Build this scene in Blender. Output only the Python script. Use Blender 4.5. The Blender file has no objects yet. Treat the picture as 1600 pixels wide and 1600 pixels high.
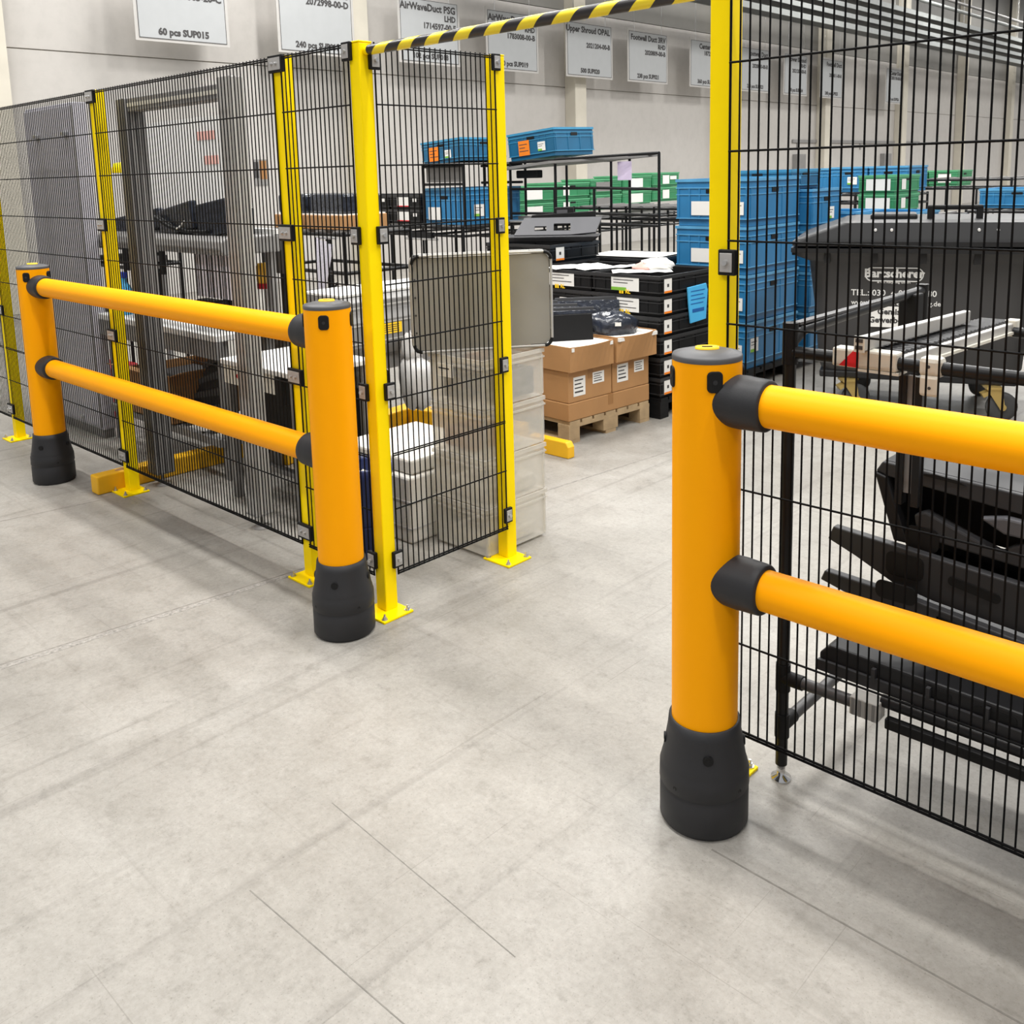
import bpy, math, random
from mathutils import Matrix, Vector
random.seed(7)
SC = bpy.context.scene
COL = SC.collection
R = math.radians
PI = math.pi

# ------------------------------------------------------------------ camera, world, lights, exposure
cam_d = bpy.data.cameras.new('camera')
cam = bpy.data.objects.new('camera', cam_d); COL.objects.link(cam)
cr = Vector((0.7229, 0.690487, -0.025345)); cd = Vector((0.091812, -0.132348, -0.986942)); cf = Vector((-0.684825, 0.711134, -0.159069))
cam.matrix_world = Matrix(((cr.x, -cd.x, -cf.x, 2.868093), (cr.y, -cd.y, -cf.y, -2.217011), (cr.z, -cd.z, -cf.z, 1.715), (0, 0, 0, 1)))
cam_d.sensor_width = 36.0
cam_d.lens = 36.0 * 1484.054 / 1600.0
cam_d.shift_y = -(800.0 - 509.705) / 1600.0
cam_d.clip_end = 200
SC.camera = cam

w = bpy.data.worlds.new('hall_fill'); SC.world = w; w.use_nodes = True
w.node_tree.nodes['Background'].inputs[0].default_value = (0.96, 0.97, 1.0, 1)
w.node_tree.nodes['Background'].inputs[1].default_value = 0.46

def area(name, loc, sx, sy, power, col=(1.0, 0.985, 0.955)):
    l = bpy.data.lights.new(name, 'AREA'); l.shape = 'RECTANGLE'; l.size = sx; l.size_y = sy; l.energy = power; l.color = col
    o = bpy.data.objects.new(name, l); o.location = loc; COL.objects.link(o)
LZ = 8.6
for ly in (0.65, -1.15):
    for lx in (-7.5, -2.6, 1.7, 6.6):
        area('hall_lamp', (lx, ly, LZ), 1.5, 0.35, 250)
for ly in (6.5, 13.5, 21.0, 30.0, 40.0, 52.0):
    for lx in (-7.5, -2.0, 4.0):
        area('hall_lamp', (lx, ly, LZ), 2.5, 0.5, 560)
area('hall_lamp', (4.0, -6.5, LZ), 2.5, 0.6, 330)
area('hall_lamp', (-3.0, -6.5, LZ), 2.5, 0.6, 330)

vs = SC.view_settings
vs.view_transform = 'Standard'
vs.look = 'None'
vs.exposure = -0.25
vs.gamma = 1.0
vs.use_curve_mapping = False

# ------------------------------------------------------------------ materials
def lin(c):
    return tuple((x / 12.92 if x <= 0.04045 else ((x + 0.055) / 1.055) ** 2.4) for x in (c[0] / 255, c[1] / 255, c[2] / 255))

def mat(name, rgb, rough=0.5, metal=0.0, var=0.08, scale=6.0, bump=0.0, bscale=60.0, spec=0.5, coat=0.0):
    m = bpy.data.materials.new(name); m.use_nodes = True
    nt = m.node_tree; b = nt.nodes['Principled BSDF']
    c = lin(rgb)
    tc = nt.nodes.new('ShaderNodeTexCoord')
    n = nt.nodes.new('ShaderNodeTexNoise'); n.inputs['Scale'].default_value = scale; n.inputs['Detail'].default_value = 5
    nt.links.new(tc.outputs['Object'], n.inputs['Vector'])
    r = nt.nodes.new('ShaderNodeValToRGB')
    r.color_ramp.elements[0].position = 0.3; r.color_ramp.elements[1].position = 0.7
    r.color_ramp.elements[0].color = (*[max(0, x * (1 - var)) for x in c], 1)
    r.color_ramp.elements[1].color = (*[min(1, x * (1 + var)) for x in c], 1)
    nt.links.new(n.outputs['Fac'], r.inputs[0]); nt.links.new(r.outputs[0], b.inputs['Base Color'])
    b.inputs['Roughness'].default_value = rough; b.inputs['Metallic'].default_value = metal
    b.inputs['Specular IOR Level'].default_value = spec
    b.inputs['Coat Weight'].default_value = coat
    if bump:
        n2 = nt.nodes.new('ShaderNodeTexNoise'); n2.inputs['Scale'].default_value = bscale; n2.inputs['Detail'].default_value = 3
        nt.links.new(tc.outputs['Object'], n2.inputs['Vector'])
        bp = nt.nodes.new('ShaderNodeBump'); bp.inputs['Strength'].default_value = bump; bp.inputs['Distance'].default_value = 0.01
        nt.links.new(n2.outputs['Fac'], bp.inputs['Height']); nt.links.new(bp.outputs[0], b.inputs['Normal'])
    return m

M = {}
M['orange'] = mat('barrier_polymer', (255, 167, 0), 0.45, var=0.015, spec=0.10)
M['dark'] = mat('barrier_rubber', (42, 42, 44), 0.5, var=0.06, bump=0.05, bscale=300, spec=0.3)
M['cap'] = mat('barrier_cap', (78, 78, 80), 0.5, var=0.04)
M['yellow'] = mat('post_yellow', (255, 222, 0), 0.45, var=0.015, spec=0.12)
M['emblem'] = mat('emblem_yellow', (250, 205, 30), 0.45, var=0.02)
M['wire'] = mat('wire_black', (8, 8, 9), 0.6, var=0.05, spec=0.12)
M['black'] = mat('black_plastic', (22, 22, 24), 0.45, var=0.08, spec=0.3)
M['black2'] = mat('black_matte', (12, 12, 13), 0.6, var=0.08, spec=0.3)
M['tube'] = mat('black_tube', (22, 22, 23), 0.38, var=0.06, spec=0.3)
M['tubegrey'] = mat('grey_tube', (72, 71, 72), 0.45, var=0.06)
M['steel'] = mat('zinc_steel', (205, 205, 205), 0.3, 0.9, var=0.06, scale=30)
M['clampplate'] = mat('clamp_plate', (176, 174, 172), 0.35, 0.35, var=0.08, scale=40)
M['chrome'] = mat('chrome', (225, 225, 225), 0.15, 1.0, var=0.02)
M['alu'] = mat('aluminium_profile', (174, 172, 168), 0.45, 0.0, var=0.05)
M['aludark'] = mat('aluminium_dark', (132, 130, 128), 0.5, 0.0, var=0.06)
M['cream'] = mat('cream_paint', (208, 204, 192), 0.45, var=0.04)
M['lilac'] = mat('lilac_grey_sheet', (186, 184, 192), 0.5, var=0.04)
M['greyboard'] = mat('grey_board', (140, 137, 130), 0.5, var=0.09, scale=3)
M['machine'] = mat('machine_grey', (128, 126, 124), 0.45, var=0.05)
M['white'] = mat('white_paint', (224, 223, 220), 0.5, var=0.03)
M['foam'] = mat('white_foam', (214, 211, 204), 0.8, var=0.03, bump=0.1, bscale=150)
M['bag'] = mat('white_film', (188, 186, 184), 0.35, var=0.06, bump=0.4, bscale=20)
M['paper'] = mat('paper', (228, 226, 221), 0.7, var=0.02)
M['ink'] = mat('ink', (60, 58, 58), 0.7, var=0.05)
M['orangepaper'] = mat('orange_paper', (240, 130, 20), 0.7, var=0.05)
M['red'] = mat('red_plastic', (165, 20, 28), 0.5, var=0.05)
M['redprint'] = mat('red_mark', (215, 25, 40), 0.5, var=0.03)
M['greenprint'] = mat('green_print', (125, 180, 60), 0.6, var=0.05)
M['palered'] = mat('pale_red', (222, 170, 160), 0.7, var=0.1)
M['lilacpaper'] = mat('lilac_paper', (214, 200, 226), 0.7, var=0.05)
M['bluerim'] = mat('blue_crate_lit_edge', (84, 152, 194), 0.42, var=0.1)  # paler rim colours: edge highlight painted in, together with worn edges
M['bluedkrim'] = mat('teal_crate_lit_edge', (60, 138, 176), 0.42, var=0.1)
M['greenrim'] = mat('green_crate_lit_edge', (84, 160, 114), 0.45, var=0.1)
M['blackcraterim'] = mat('black_crate_lit_edge', (46, 46, 47), 0.36, var=0.15)
M['blue'] = mat('blue_crate', (40, 114, 162), 0.42, var=0.08)
M['bluedk'] = mat('teal_blue_crate', (28, 94, 130), 0.42, var=0.08)
M['green'] = mat('green_crate', (48, 128, 84), 0.45, var=0.08)
M['blackcrate'] = mat('black_crate', (20, 20, 21), 0.42, var=0.1, spec=0.3)
M['navy'] = mat('navy_bin', (20, 38, 92), 0.45, var=0.06)
M['sky'] = mat('sky_blue_tag', (75, 175, 226), 0.45, var=0.05)
M['skydk'] = mat('tag_dark_blue', (25, 90, 160), 0.5, var=0.05)
M['card'] = mat('cardboard', (170, 126, 80), 0.75, var=0.07, scale=4, bump=0.05)
M['carddk'] = mat('cardboard_tape', (148, 105, 60), 0.5, var=0.05)
M['wood'] = mat('pallet_wood', (172, 147, 112), 0.75, var=0.16, scale=12, bump=0.1)
M['kerb'] = mat('kerb_yellow', (240, 182, 20), 0.5, var=0.06)
M['container'] = mat('container_grey', (66, 65, 65), 0.5, var=0.06, scale=3, spec=0.3)
M['lid'] = mat('container_lid', (32, 32, 33), 0.42, var=0.05, spec=0.3)
M['zincgold'] = mat('passivated_zinc', (192, 165, 100), 0.35, 0.6, var=0.1)
M['rubber'] = mat('tyre', (62, 62, 62), 0.6, var=0.06)
M['part'] = mat('black_moulding', (48, 48, 50), 0.5, var=0.08, spec=0.3)
M['partlt'] = mat('grey_moulding', (80, 80, 84), 0.45, var=0.08)
M['film'] = mat('dark_bagged_part', (40, 44, 54), 0.22, var=0.5, scale=30, bump=0.5, bscale=25)
M['signface'] = mat('sign_face', (166, 168, 169), 0.6, var=0.02)
M['signframe'] = mat('sign_backing', (178, 175, 171), 0.6, var=0.02)
M['column'] = mat('column_concrete', (196, 190, 176), 0.7, var=0.05, scale=3)
M['clad'] = mat('cladding_shaded_grey', (116, 114, 109), 0.6, var=0.05, scale=2)  # shade on the upper wall is put into this grey
M['tray'] = mat('tray_zinc', (128, 131, 129), 0.5, 0.0, var=0.06)
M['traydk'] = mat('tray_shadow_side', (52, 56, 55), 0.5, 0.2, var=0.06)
M['bluepart'] = mat('royal_blue', (30, 60, 170), 0.45, var=0.05)
M['mesh'] = mat('white_perforated', (225, 222, 232), 0.5, var=0.1, scale=80)
M['gold'] = mat('amber_plastic', (225, 175, 60), 0.4, var=0.08)

# translucent bin plastic
m = bpy.data.materials.new('translucent_plastic'); m.use_nodes = True; nt = m.node_tree
b = nt.nodes['Principled BSDF']; out = nt.nodes['Material Output']
b.inputs['Base Color'].default_value = (0.86, 0.84, 0.79, 1); b.inputs['Roughness'].default_value = 0.35
tr = nt.nodes.new('ShaderNodeBsdfTransparent'); tr.inputs[0].default_value = (0.96, 0.95, 0.93, 1)
mx = nt.nodes.new('ShaderNodeMixShader')
nz = nt.nodes.new('ShaderNodeTexNoise'); nz.inputs['Scale'].default_value = 5
mr = nt.nodes.new('ShaderNodeMapRange'); mr.inputs['To Min'].default_value = 0.25; mr.inputs['To Max'].default_value = 0.34
nt.links.new(nz.outputs['Fac'], mr.inputs['Value']); nt.links.new(mr.outputs[0], mx.inputs[0])
nt.links.new(tr.outputs[0], mx.inputs[1]); nt.links.new(b.outputs[0], mx.inputs[2]); nt.links.new(mx.outputs[0], out.inputs[0])
M['clear'] = m

# concrete floor: blotches, fine grain, scratches, tyre marks
m = bpy.data.materials.new('concrete_floor'); m.use_nodes = True; nt = m.node_tree; b = nt.nodes['Principled BSDF']
L = nt.links.new
tc = nt.nodes.new('ShaderNodeTexCoord')
def noise(scale, detail=6, rough=0.6, dist=0.0, vec=None):
    n = nt.nodes.new('ShaderNodeTexNoise'); n.inputs['Scale'].default_value = scale; n.inputs['Detail'].default_value = detail
    n.inputs['Roughness'].default_value = rough; n.inputs['Distortion'].default_value = dist
    L(vec if vec is not None else tc.outputs['Object'], n.inputs['Vector']); return n.outputs['Fac']
def ramp(fac, stops):
    r = nt.nodes.new('ShaderNodeValToRGB'); e = r.color_ramp.elements
    while len(e) < len(stops): e.new(0.5)
    for i, (p, c) in enumerate(stops): e[i].position = p; e[i].color = (*c, 1) if len(c) == 3 else c
    L(fac, r.inputs[0]); return r.outputs[0]
def mul(a, bb, fac=1.0):
    x = nt.nodes.new('ShaderNodeMix'); x.data_type = 'RGBA'; x.blend_type = 'MULTIPLY'; x.inputs[0].default_value = fac
    L(a, x.inputs[6]); L(bb, x.inputs[7]); return x.outputs[2]
base = ramp(noise(0.9, 8, 0.62, 0.3), [(0.22, lin((139, 135, 128))), (0.5, lin((154, 150, 143))), (0.8, lin((170, 167, 161)))])
fine = ramp(noise(55, 8, 0.78), [(0.3, (0.76, 0.755, 0.745)), (0.66, (1.0, 1.0, 1.0))])
base = mul(base, fine)
mid = ramp(noise(6, 9, 0.72, 0.1), [(0.34, (0.87, 0.865, 0.855)), (0.58, (1, 1, 1))])
base = mul(base, mid)
def streak(rot, sx, sy, lo, hi, dark, s=1.0):
    mp = nt.nodes.new('ShaderNodeMapping'); mp.inputs['Rotation'].default_value = (0, 0, R(rot)); mp.inputs['Scale'].default_value = (sx, sy, 1)
    L(tc.outputs['Object'], mp.inputs[0])
    return ramp(noise(s, 4, 0.6, 0.15, mp.outputs[0]), [(lo, (1, 1, 1)), (hi, dark)])
base = mul(base, streak(4, 9, 0.16, 0.58, 0.68, (0.80, 0.795, 0.79)))
base = mul(base, streak(-9, 10, 0.3, 0.62, 0.68, (0.88, 0.875, 0.87)))
base = mul(base, streak(3, 0.25, 13, 0.62, 0.68, (0.88, 0.875, 0.87)))
base = mul(base, streak(-14, 60, 0.6, 0.67, 0.69, (0.80, 0.79, 0.78)))
base = mul(base, streak(28, 64, 0.8, 0.68, 0.70, (0.80, 0.79, 0.78)))
base = mul(base, streak(8, 0.6, 70, 0.68, 0.70, (0.80, 0.79, 0.78)))
base = mul(base, ramp(noise(16, 9, 0.78, 0.15), [(0.34, (0.80, 0.795, 0.785)), (0.48, (1, 1, 1))]))
base = mul(base, ramp(noise(150, 3, 0.6), [(0.30, (0.72, 0.71, 0.70)), (0.40, (1, 1, 1))]))
L(base, b.inputs['Base Color'])
rr = ramp(noise(3, 6), [(0.3, (0.42, 0.42, 0.42)), (0.7, (0.6, 0.6, 0.6))]); L(rr, b.inputs['Roughness'])
bp = nt.nodes.new('ShaderNodeBump'); bp.inputs['Strength'].default_value = 0.06; bp.inputs['Distance'].default_value = 0.01
L(noise(90, 4), bp.inputs['Height']); L(bp.outputs[0], b.inputs['Normal'])
M['floor'] = m

# precast wall panel
m = bpy.data.materials.new('precast_panel'); m.use_nodes = True; nt = m.node_tree; b = nt.nodes['Principled BSDF']; L = nt.links.new
tc = nt.nodes.new('ShaderNodeTexCoord')
base = ramp(noise(0.7, 7, 0.6, 0.4), [(0.3, lin((178, 174, 169))), (0.7, lin((186, 182, 177)))])
base = mul(base, ramp(noise(5, 5, 0.65), [(0.36, (0.95, 0.95, 0.95)), (0.55, (1, 1, 1))]))
L(base, b.inputs['Base Color']); b.inputs['Roughness'].default_value = 0.7
M['precast'] = m

# striped bar tape: spiral bands in the bar's own coordinates
m = bpy.data.materials.new('hazard_tape'); m.use_nodes = True; nt = m.node_tree; b = nt.nodes['Principled BSDF']; L = nt.links.new
tc = nt.nodes.new('ShaderNodeTexCoord'); sp = nt.nodes.new('ShaderNodeSeparateXYZ'); L(tc.outputs['Object'], sp.inputs[0])
def mth(op, a, c=None):
    n = nt.nodes.new('ShaderNodeMath'); n.operation = op
    for i, q in enumerate((a, c)):
        if q is None: continue
        if isinstance(q, (int, float)): n.inputs[i].default_value = q
        else: L(q, n.inputs[i])
    return n.outputs[0]
an = mth('ARCTAN2', sp.outputs['Z'], sp.outputs['Y'])
ph = mth('FRACT', mth('ADD', mth('MULTIPLY', sp.outputs['X'], 1 / 0.1435), mth('ADD', mth('MULTIPLY', an, 0.5 / PI), 10.30)))
st = mth('GREATER_THAN', ph, 0.5)
cm = ramp(st, [(0.0, lin((38, 34, 36))), (1.0, lin((240, 214, 40)))])
L(cm, b.inputs['Base Color']); b.inputs['Roughness'].default_value = 0.35
M['hazard'] = m

# ------------------------------------------------------------------ mesh helpers
class MB:
    def __init__(s): s.v = []; s.f = []; s.sm = []
    def add(s, vs, fs, smooth=False):
        k = len(s.v); s.v += [tuple(x) for x in vs]; s.f += [tuple(i + k for i in f) for f in fs]; s.sm += [smooth] * len(fs); return s
    def box(s, x0, x1, y0, y1, z0, z1, T=None):
        p = [Vector(q) for q in ((x0, y0, z0), (x1, y0, z0), (x1, y1, z0), (x0, y1, z0), (x0, y0, z1), (x1, y0, z1), (x1, y1, z1), (x0, y1, z1))]
        if T is not None: p = [T @ q for q in p]
        return s.add(p, [(0, 3, 2, 1), (4, 5, 6, 7), (0, 1, 5, 4), (1, 2, 6, 5), (2, 3, 7, 6), (3, 0, 4, 7)])
    def cbox(s, c, d, T=None):
        return s.box(c[0] - d[0] / 2, c[0] + d[0] / 2, c[1] - d[1] / 2, c[1] + d[1] / 2, c[2] - d[2] / 2, c[2] + d[2] / 2, T)
    def taper(s, x0, x1, y0, y1, z0, z1, k=0.9):
        cx, cy = (x0 + x1) / 2, (y0 + y1) / 2
        f = lambda x, c: c + (x - c) * k
        p = [(f(x0, cx), f(y0, cy), z0), (f(x1, cx), f(y0, cy), z0), (f(x1, cx), f(y1, cy), z0), (f(x0, cx), f(y1, cy), z0), (x0, y0, z1), (x1, y0, z1), (x1, y1, z1), (x0, y1, z1)]
        return s.add(p, [(0, 3, 2, 1), (4, 5, 6, 7), (0, 1, 5, 4), (1, 2, 6, 5), (2, 3, 7, 6), (3, 0, 4, 7)])
    def tube(s, p0, p1, r, n=12, r1=None, caps=True):
        p0 = Vector(p0); p1 = Vector(p1); d = (p1 - p0)
        if d.length < 1e-6: return s
        d.normalize(); u = d.orthogonal().normalized(); w_ = d.cross(u); r1 = r if r1 is None else r1
        vs = []
        for q, rr_ in ((p0, r), (p1, r1)):
            for i in range(n):
                a = 2 * PI * i / n; vs.append(q + u * math.cos(a) * rr_ + w_ * math.sin(a) * rr_)
        s.add(vs, [(i, (i + 1) % n, n + (i + 1) % n, n + i) for i in range(n)], True)
        if caps: s.add(vs, [tuple(reversed(range(n))), tuple(range(n, 2 * n))])
        return s
    def path(s, pts, r, n=8):
        pts = [Vector(p) for p in pts]
        rings = []; u = None
        for i, p in enumerate(pts):
            d = (pts[min(i + 1, len(pts) - 1)] - pts[max(i - 1, 0)]).normalized()
            u = d.orthogonal().normalized() if u is None else (u - d * u.dot(d)).normalized()
            w_ = d.cross(u)
            rings.append([p + u * math.cos(2 * PI * k / n) * r + w_ * math.sin(2 * PI * k / n) * r for k in range(n)])
        vs = [q for rg in rings for q in rg]
        fs = [(i * n + k, i * n + (k + 1) % n, (i + 1) * n + (k + 1) % n, (i + 1) * n + k) for i in range(len(pts) - 1) for k in range(n)]
        s.add(vs, fs, True); s.add(vs, [tuple(reversed(range(n))), tuple(range(len(vs) - n, len(vs)))]); return s
    def lathe(s, prof, n=40, axis='z', c=(0, 0, 0), capa=True, capb=True):
        vs = []
        for r, h in prof:
            for i in range(n):
                a = 2 * PI * i / n; x, y = r * math.cos(a), r * math.sin(a)
                q = (x, y, h) if axis == 'z' else ((h, x, y) if axis == 'x' else (y, h, x))
                vs.append((q[0] + c[0], q[1] + c[1], q[2] + c[2]))
        k = len(prof)
        s.add(vs, [(j * n + i, j * n + (i + 1) % n, (j + 1) * n + (i + 1) % n, (j + 1) * n + i) for j in range(k - 1) for i in range(n)], True)
        caps = []
        if capa: caps.append(tuple(reversed(range(n))))
        if capb: caps.append(tuple(range((k - 1) * n, k * n)))
        if caps: s.add(vs, caps)
        return s
    def prism(s, poly, d0, d1, plane='xz', T=None):
        # poly in 2D, extruded from d0 to d1 along the third axis
        n = len(poly); vs = []
        for d in (d0, d1):
            for a, bb in poly:
                q = {'xz': (a, d, bb), 'yz': (d, a, bb), 'xy': (a, bb, d)}[plane]
                vs.append(T @ Vector(q) if T is not None else Vector(q))
        return s.add(vs, [tuple(range(n)), tuple(reversed(range(n, 2 * n)))] + [(i, n + i, n + (i + 1) % n, (i + 1) % n) for i in range(n)])
    def blob(s, c, d, n=14, m_=9, amp=0.12, seed=1, zmin=None):
        rn = random.Random(seed); vs = []
        ph_ = [rn.uniform(0, 6.28) for _ in range(8)]
        for j in range(m_ + 1):
            t = PI * j / m_
            for i in range(n):
                a = 2 * PI * i / n
                k = 1 + amp * (math.sin(3 * a + ph_[0] + 2 * t) + math.sin(5 * a + ph_[1] - 3 * t) * 0.7 + math.sin(4 * t + ph_[2]) * 0.6) + rn.uniform(-amp, amp) * 0.5
                z = c[2] + math.cos(t) * d[2] * k
                if zmin is not None: z = max(z, zmin)
                vs.append((c[0] + math.sin(t) * math.cos(a) * d[0] * k, c[1] + math.sin(t) * math.sin(a) * d[1] * k, z))
        return s.add(vs, [(j * n + i, (j + 1) * n + i, (j + 1) * n + (i + 1) % n, j * n + (i + 1) % n) for j in range(m_) for i in range(n)], True)
    def mesh(s, name, material):
        me = bpy.data.meshes.new(name); me.from_pydata([tuple(x) for x in s.v], [], s.f)
        me.materials.append(material)
        me.polygons.foreach_set('use_smooth', s.sm); me.update()
        return me
    def build(s, name, material, parent=None, bevel=0.0, label=None, loc=None, rot=None):
        me = s.mesh(name, M[material] if isinstance(material, str) else material)
        return link(name, me, parent, bevel, label, loc, rot)

def link(name, me, parent=None, bevel=0.0, label=None, loc=None, rot=None):
    o = bpy.data.objects.new(name, me); COL.objects.link(o)
    if parent is not None: o.parent = parent
    if loc: o.location = loc
    if rot: o.rotation_euler = rot
    if bevel:
        md = o.modifiers.new('bevel', 'BEVEL'); md.width = bevel; md.segments = 2; md.limit_method = 'ANGLE'; md.angle_limit = R(40)
    if label: o['label'] = label
    return o

def thing(name, label, cat, loc=(0, 0, 0), rz=0.0, group=None, rot=None):
    o = bpy.data.objects.new(name, None); COL.objects.link(o); o.empty_display_size = 0.05
    o.location = loc; o.rotation_euler = rot if rot else (0, 0, rz)
    o['label'] = label; o['category'] = cat
    if group: o['group'] = group
    return o

def struct(o): o['kind'] = 'structure'; return o
def stuff(o): o['kind'] = 'stuff'; return o

def copy_tree(o, parent=None):
    c = o.copy(); COL.objects.link(c)
    if parent is not None: c.parent = parent
    for ch in list(o.children): copy_tree(ch, c)
    return c

TEXTS = []
def txt(body, size, material, parent, T, align='CENTER', name='lettering', bold=0.0):
    cu = bpy.data.curves.new(name, 'FONT'); cu.body = body; cu.size = size; cu.align_x = align; cu.align_y = 'CENTER'
    cu.extrude = 0.0006; cu.offset = bold; cu.resolution_u = 2
    o = bpy.data.objects.new('tmp_text', cu); COL.objects.link(o)
    TEXTS.append((o, name, material, parent, T))
def flush_text():
    bpy.context.view_layer.update(); dg = bpy.context.evaluated_depsgraph_get()
    for o, name, material, parent, T in TEXTS:
        me = bpy.data.meshes.new_from_object(o.evaluated_get(dg)); me.name = name; me.materials.clear(); me.materials.append(M[material])
        p = bpy.data.objects.new(name, me); COL.objects.link(p); p.parent = parent; p.matrix_local = T
        bpy.data.objects.remove(o)
FX = Matrix(((0, 0, 1, 0), (1, 0, 0, 0), (0, 1, 0, 0), (0, 0, 0, 1)))       # text facing +X
FY = Matrix(((1, 0, 0, 0), (0, 0, -1, 0), (0, 1, 0, 0), (0, 0, 0, 1)))      # text facing -Y
def at(T, x, y, z): return Matrix.Translation((x, y, z)) @ T

# ------------------------------------------------------------------ setting: floor, wall, columns
fl = struct(MB().add([(-11.2, -12, 0), (16, -12, 0), (16, 75, 0), (-11.2, 75, 0)], [(0, 1, 2, 3)]).build('floor', 'floor'))
M['joint'] = mat('joint_filler', (128, 123, 117), 0.8, var=0.25, scale=40)
M['sawcut'] = mat('saw_cut', (118, 114, 108), 0.8, var=0.2, scale=30)
M['jointlt'] = mat('joint_crumbs', (140, 136, 130), 0.8, var=0.38, scale=70)
def joint(p, q, wd, material='joint'):
    p = Vector((*p, 0)); q = Vector((*q, 0)); d = (q - p).normalized(); nrm = Vector((-d.y, d.x, 0)) * wd / 2
    z0, z1 = Vector((0, 0, -0.002)), Vector((0, 0, 0.0006))
    vs = [p - nrm + z0, q - nrm + z0, q + nrm + z0, p + nrm + z0, p - nrm + z1, q - nrm + z1, q + nrm + z1, p + nrm + z1]
    MB().add(vs, [(4, 5, 6, 7), (0, 1, 5, 4), (1, 2, 6, 5), (2, 3, 7, 6), (3, 0, 4, 7)]).build('floor_joint', material, fl)
for p, q, wd, m_ in (((-.833, -2.3), (-.60, .06), .006, 'joint'), ((-.805, -2.3), (-.575, .06), .030, 'jointlt'), ((-.60, .06), (-.30, 3.2), .012, 'joint'),
                     ((-2.45, -1.4), (-2.25, -.20), .010, 'joint'), ((.94, -1.19), (1.52, -1.175), .003, 'sawcut'), ((.82, -.86), (1.56, -.90), .0025, 'sawcut'),
                     ((1.70, -.32), (2.6, -.34), .005, 'sawcut')):
    joint(p, q, wd, m_)

XW = -11.0
wl = struct(MB().box(XW - 0.3, XW - 0.035, -8, 72, 0, 11).build('wall_left', 'column'))
ys = [14.23 + 5.95 * k for k in range(-4, 10)]
pan_lo = None
for i in range(len(ys) - 1):
    y0, y1 = ys[i] + 0.006, ys[i + 1] - 0.006
    for (z0, z1, nm, mt) in ((0.0, 3.53, 'wall_panel', 'precast'), (3.545, 5.15, 'wall_panel', 'precast')):
        MB().box(XW - 0.035, XW, y0, y1, z0, z1).build(nm, mt, wl, bevel=0.004)
    MB().box(XW - 0.035, XW + 0.01, y0, y1, 5.16, 11).build('cladding_panel', 'clad', wl)
    MB().box(XW + 0.01, XW + 0.03, y0, y1, 6.55, 6.6).build('cladding_rail', 'traydk', wl)
for y in ys[1:]:
    MB().box(XW, XW + 0.30, y - 0.19, y + 0.19, 0, 11).build('column', 'column', wl, bevel=0.012)

# wall fittings seen far off between the columns
t = thing('wall_rail', 'thin grey metal rail fixed to the concrete wall above two small boxes', 'rail', (XW, 24.4, 2.40))
MB().box(0.0, 0.05, 0, 9.8, 0, 0.09).build('rail', 'aludark', t)
for k in range(5): MB().box(0.0, 0.03, 0.3 + k * 2.2, 0.38 + k * 2.2, -0.2, 0).build('bracket', 'aludark', t)
for yy, nm, lab, ww in ((24.75, 'electrical_box', 'grey electrical box low on concrete wall, the left one of the two', 0.55), (31.1, 'electrical_box', 'grey electrical box low on concrete wall, the right one beside a column', 0.6)):
    t = thing(nm, lab, 'electrical box', (XW, yy, 1.56), 0)
    MB().box(0, 0.16, -ww / 2, ww / 2, 0, 0.5).build('housing', 'aludark', t, bevel=0.01)
    MB().box(0.16, 0.17, -ww / 2 + .04, ww / 2 - .04, 0.04, 0.46).build('cover', 'machine', t, bevel=0.005)
t = thing('notice', 'small dark notice sheet on the grey wall above the cartons', 'notice', (XW, 6.34, 1.62))
MB().box(0.0, 0.012, -0.13, 0.13, 0, 0.42).build('sheet', 'aludark', t)
MB().box(0.012, 0.014, -0.02, 0.11, 0.1, 0.4).build('print', 'carddk', t)
MB().box(0.012, 0.014, -0.12, -0.04, 0.12, 0.38).build('print', 'ink', t)

# cable trays along the wall
for k, (z, dx, hh, lab) in enumerate(((5.34, 0.0, 0.14, 'lowest galvanised cable tray hung along the wall'), (5.66, 0.12, 0.12, 'second galvanised cable tray from below along the wall'), (5.98, 0.3, 0.12, 'third galvanised cable tray from below along the wall'), (6.3, 0.45, 0.14, 'topmost galvanised cable tray along the wall'))):
    t = thing('cable_tray', lab, 'cable tray', (-9.0 - dx, 9.0, z))
    MB().box(0.12, 0.15, 0, 52, 0, hh).build('side_rail', 'tray', t)
    MB().box(-0.30, -0.27, 0, 52, 0, hh).build('side_rail', 'tray', t)
    MB().box(-0.27, 0.12, 0, 52, 0.01, 0.03).build('tray_floor', 'traydk', t)
    MB().tube((0.0, 0, 0.09), (0.0, 52, 0.09), 0.04, 8).build('cable', 'ink', t)
    MB().tube((-0.15, 0, 0.08), (-0.15, 52, 0.08), 0.035, 8).build('cable', 'aludark', t)
    if k == 3:
        for q in range(9): MB().tube((-0.08, 1 + q * 6, 0), (-0.08, 1 + q * 6, 5), 0.01, 6).build('hanger_rod', 'steel', t)
t = thing('service_pipe', 'pale grey pipe running above the cable trays along the wall', 'pipe', (-9.2, 9.0, 6.75))
MB().tube((0, 0, 0), (0, 52, 0), 0.06, 12).build('pipe', 'tray', t)
t = thing('service_pipe', 'dark grey pipe running just above the pale pipe along the wall', 'pipe', (-9.3, 9.0, 7.05))
MB().tube((0, 0, 0), (0, 52, 0), 0.05, 12).build('pipe', 'aludark', t)

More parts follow.
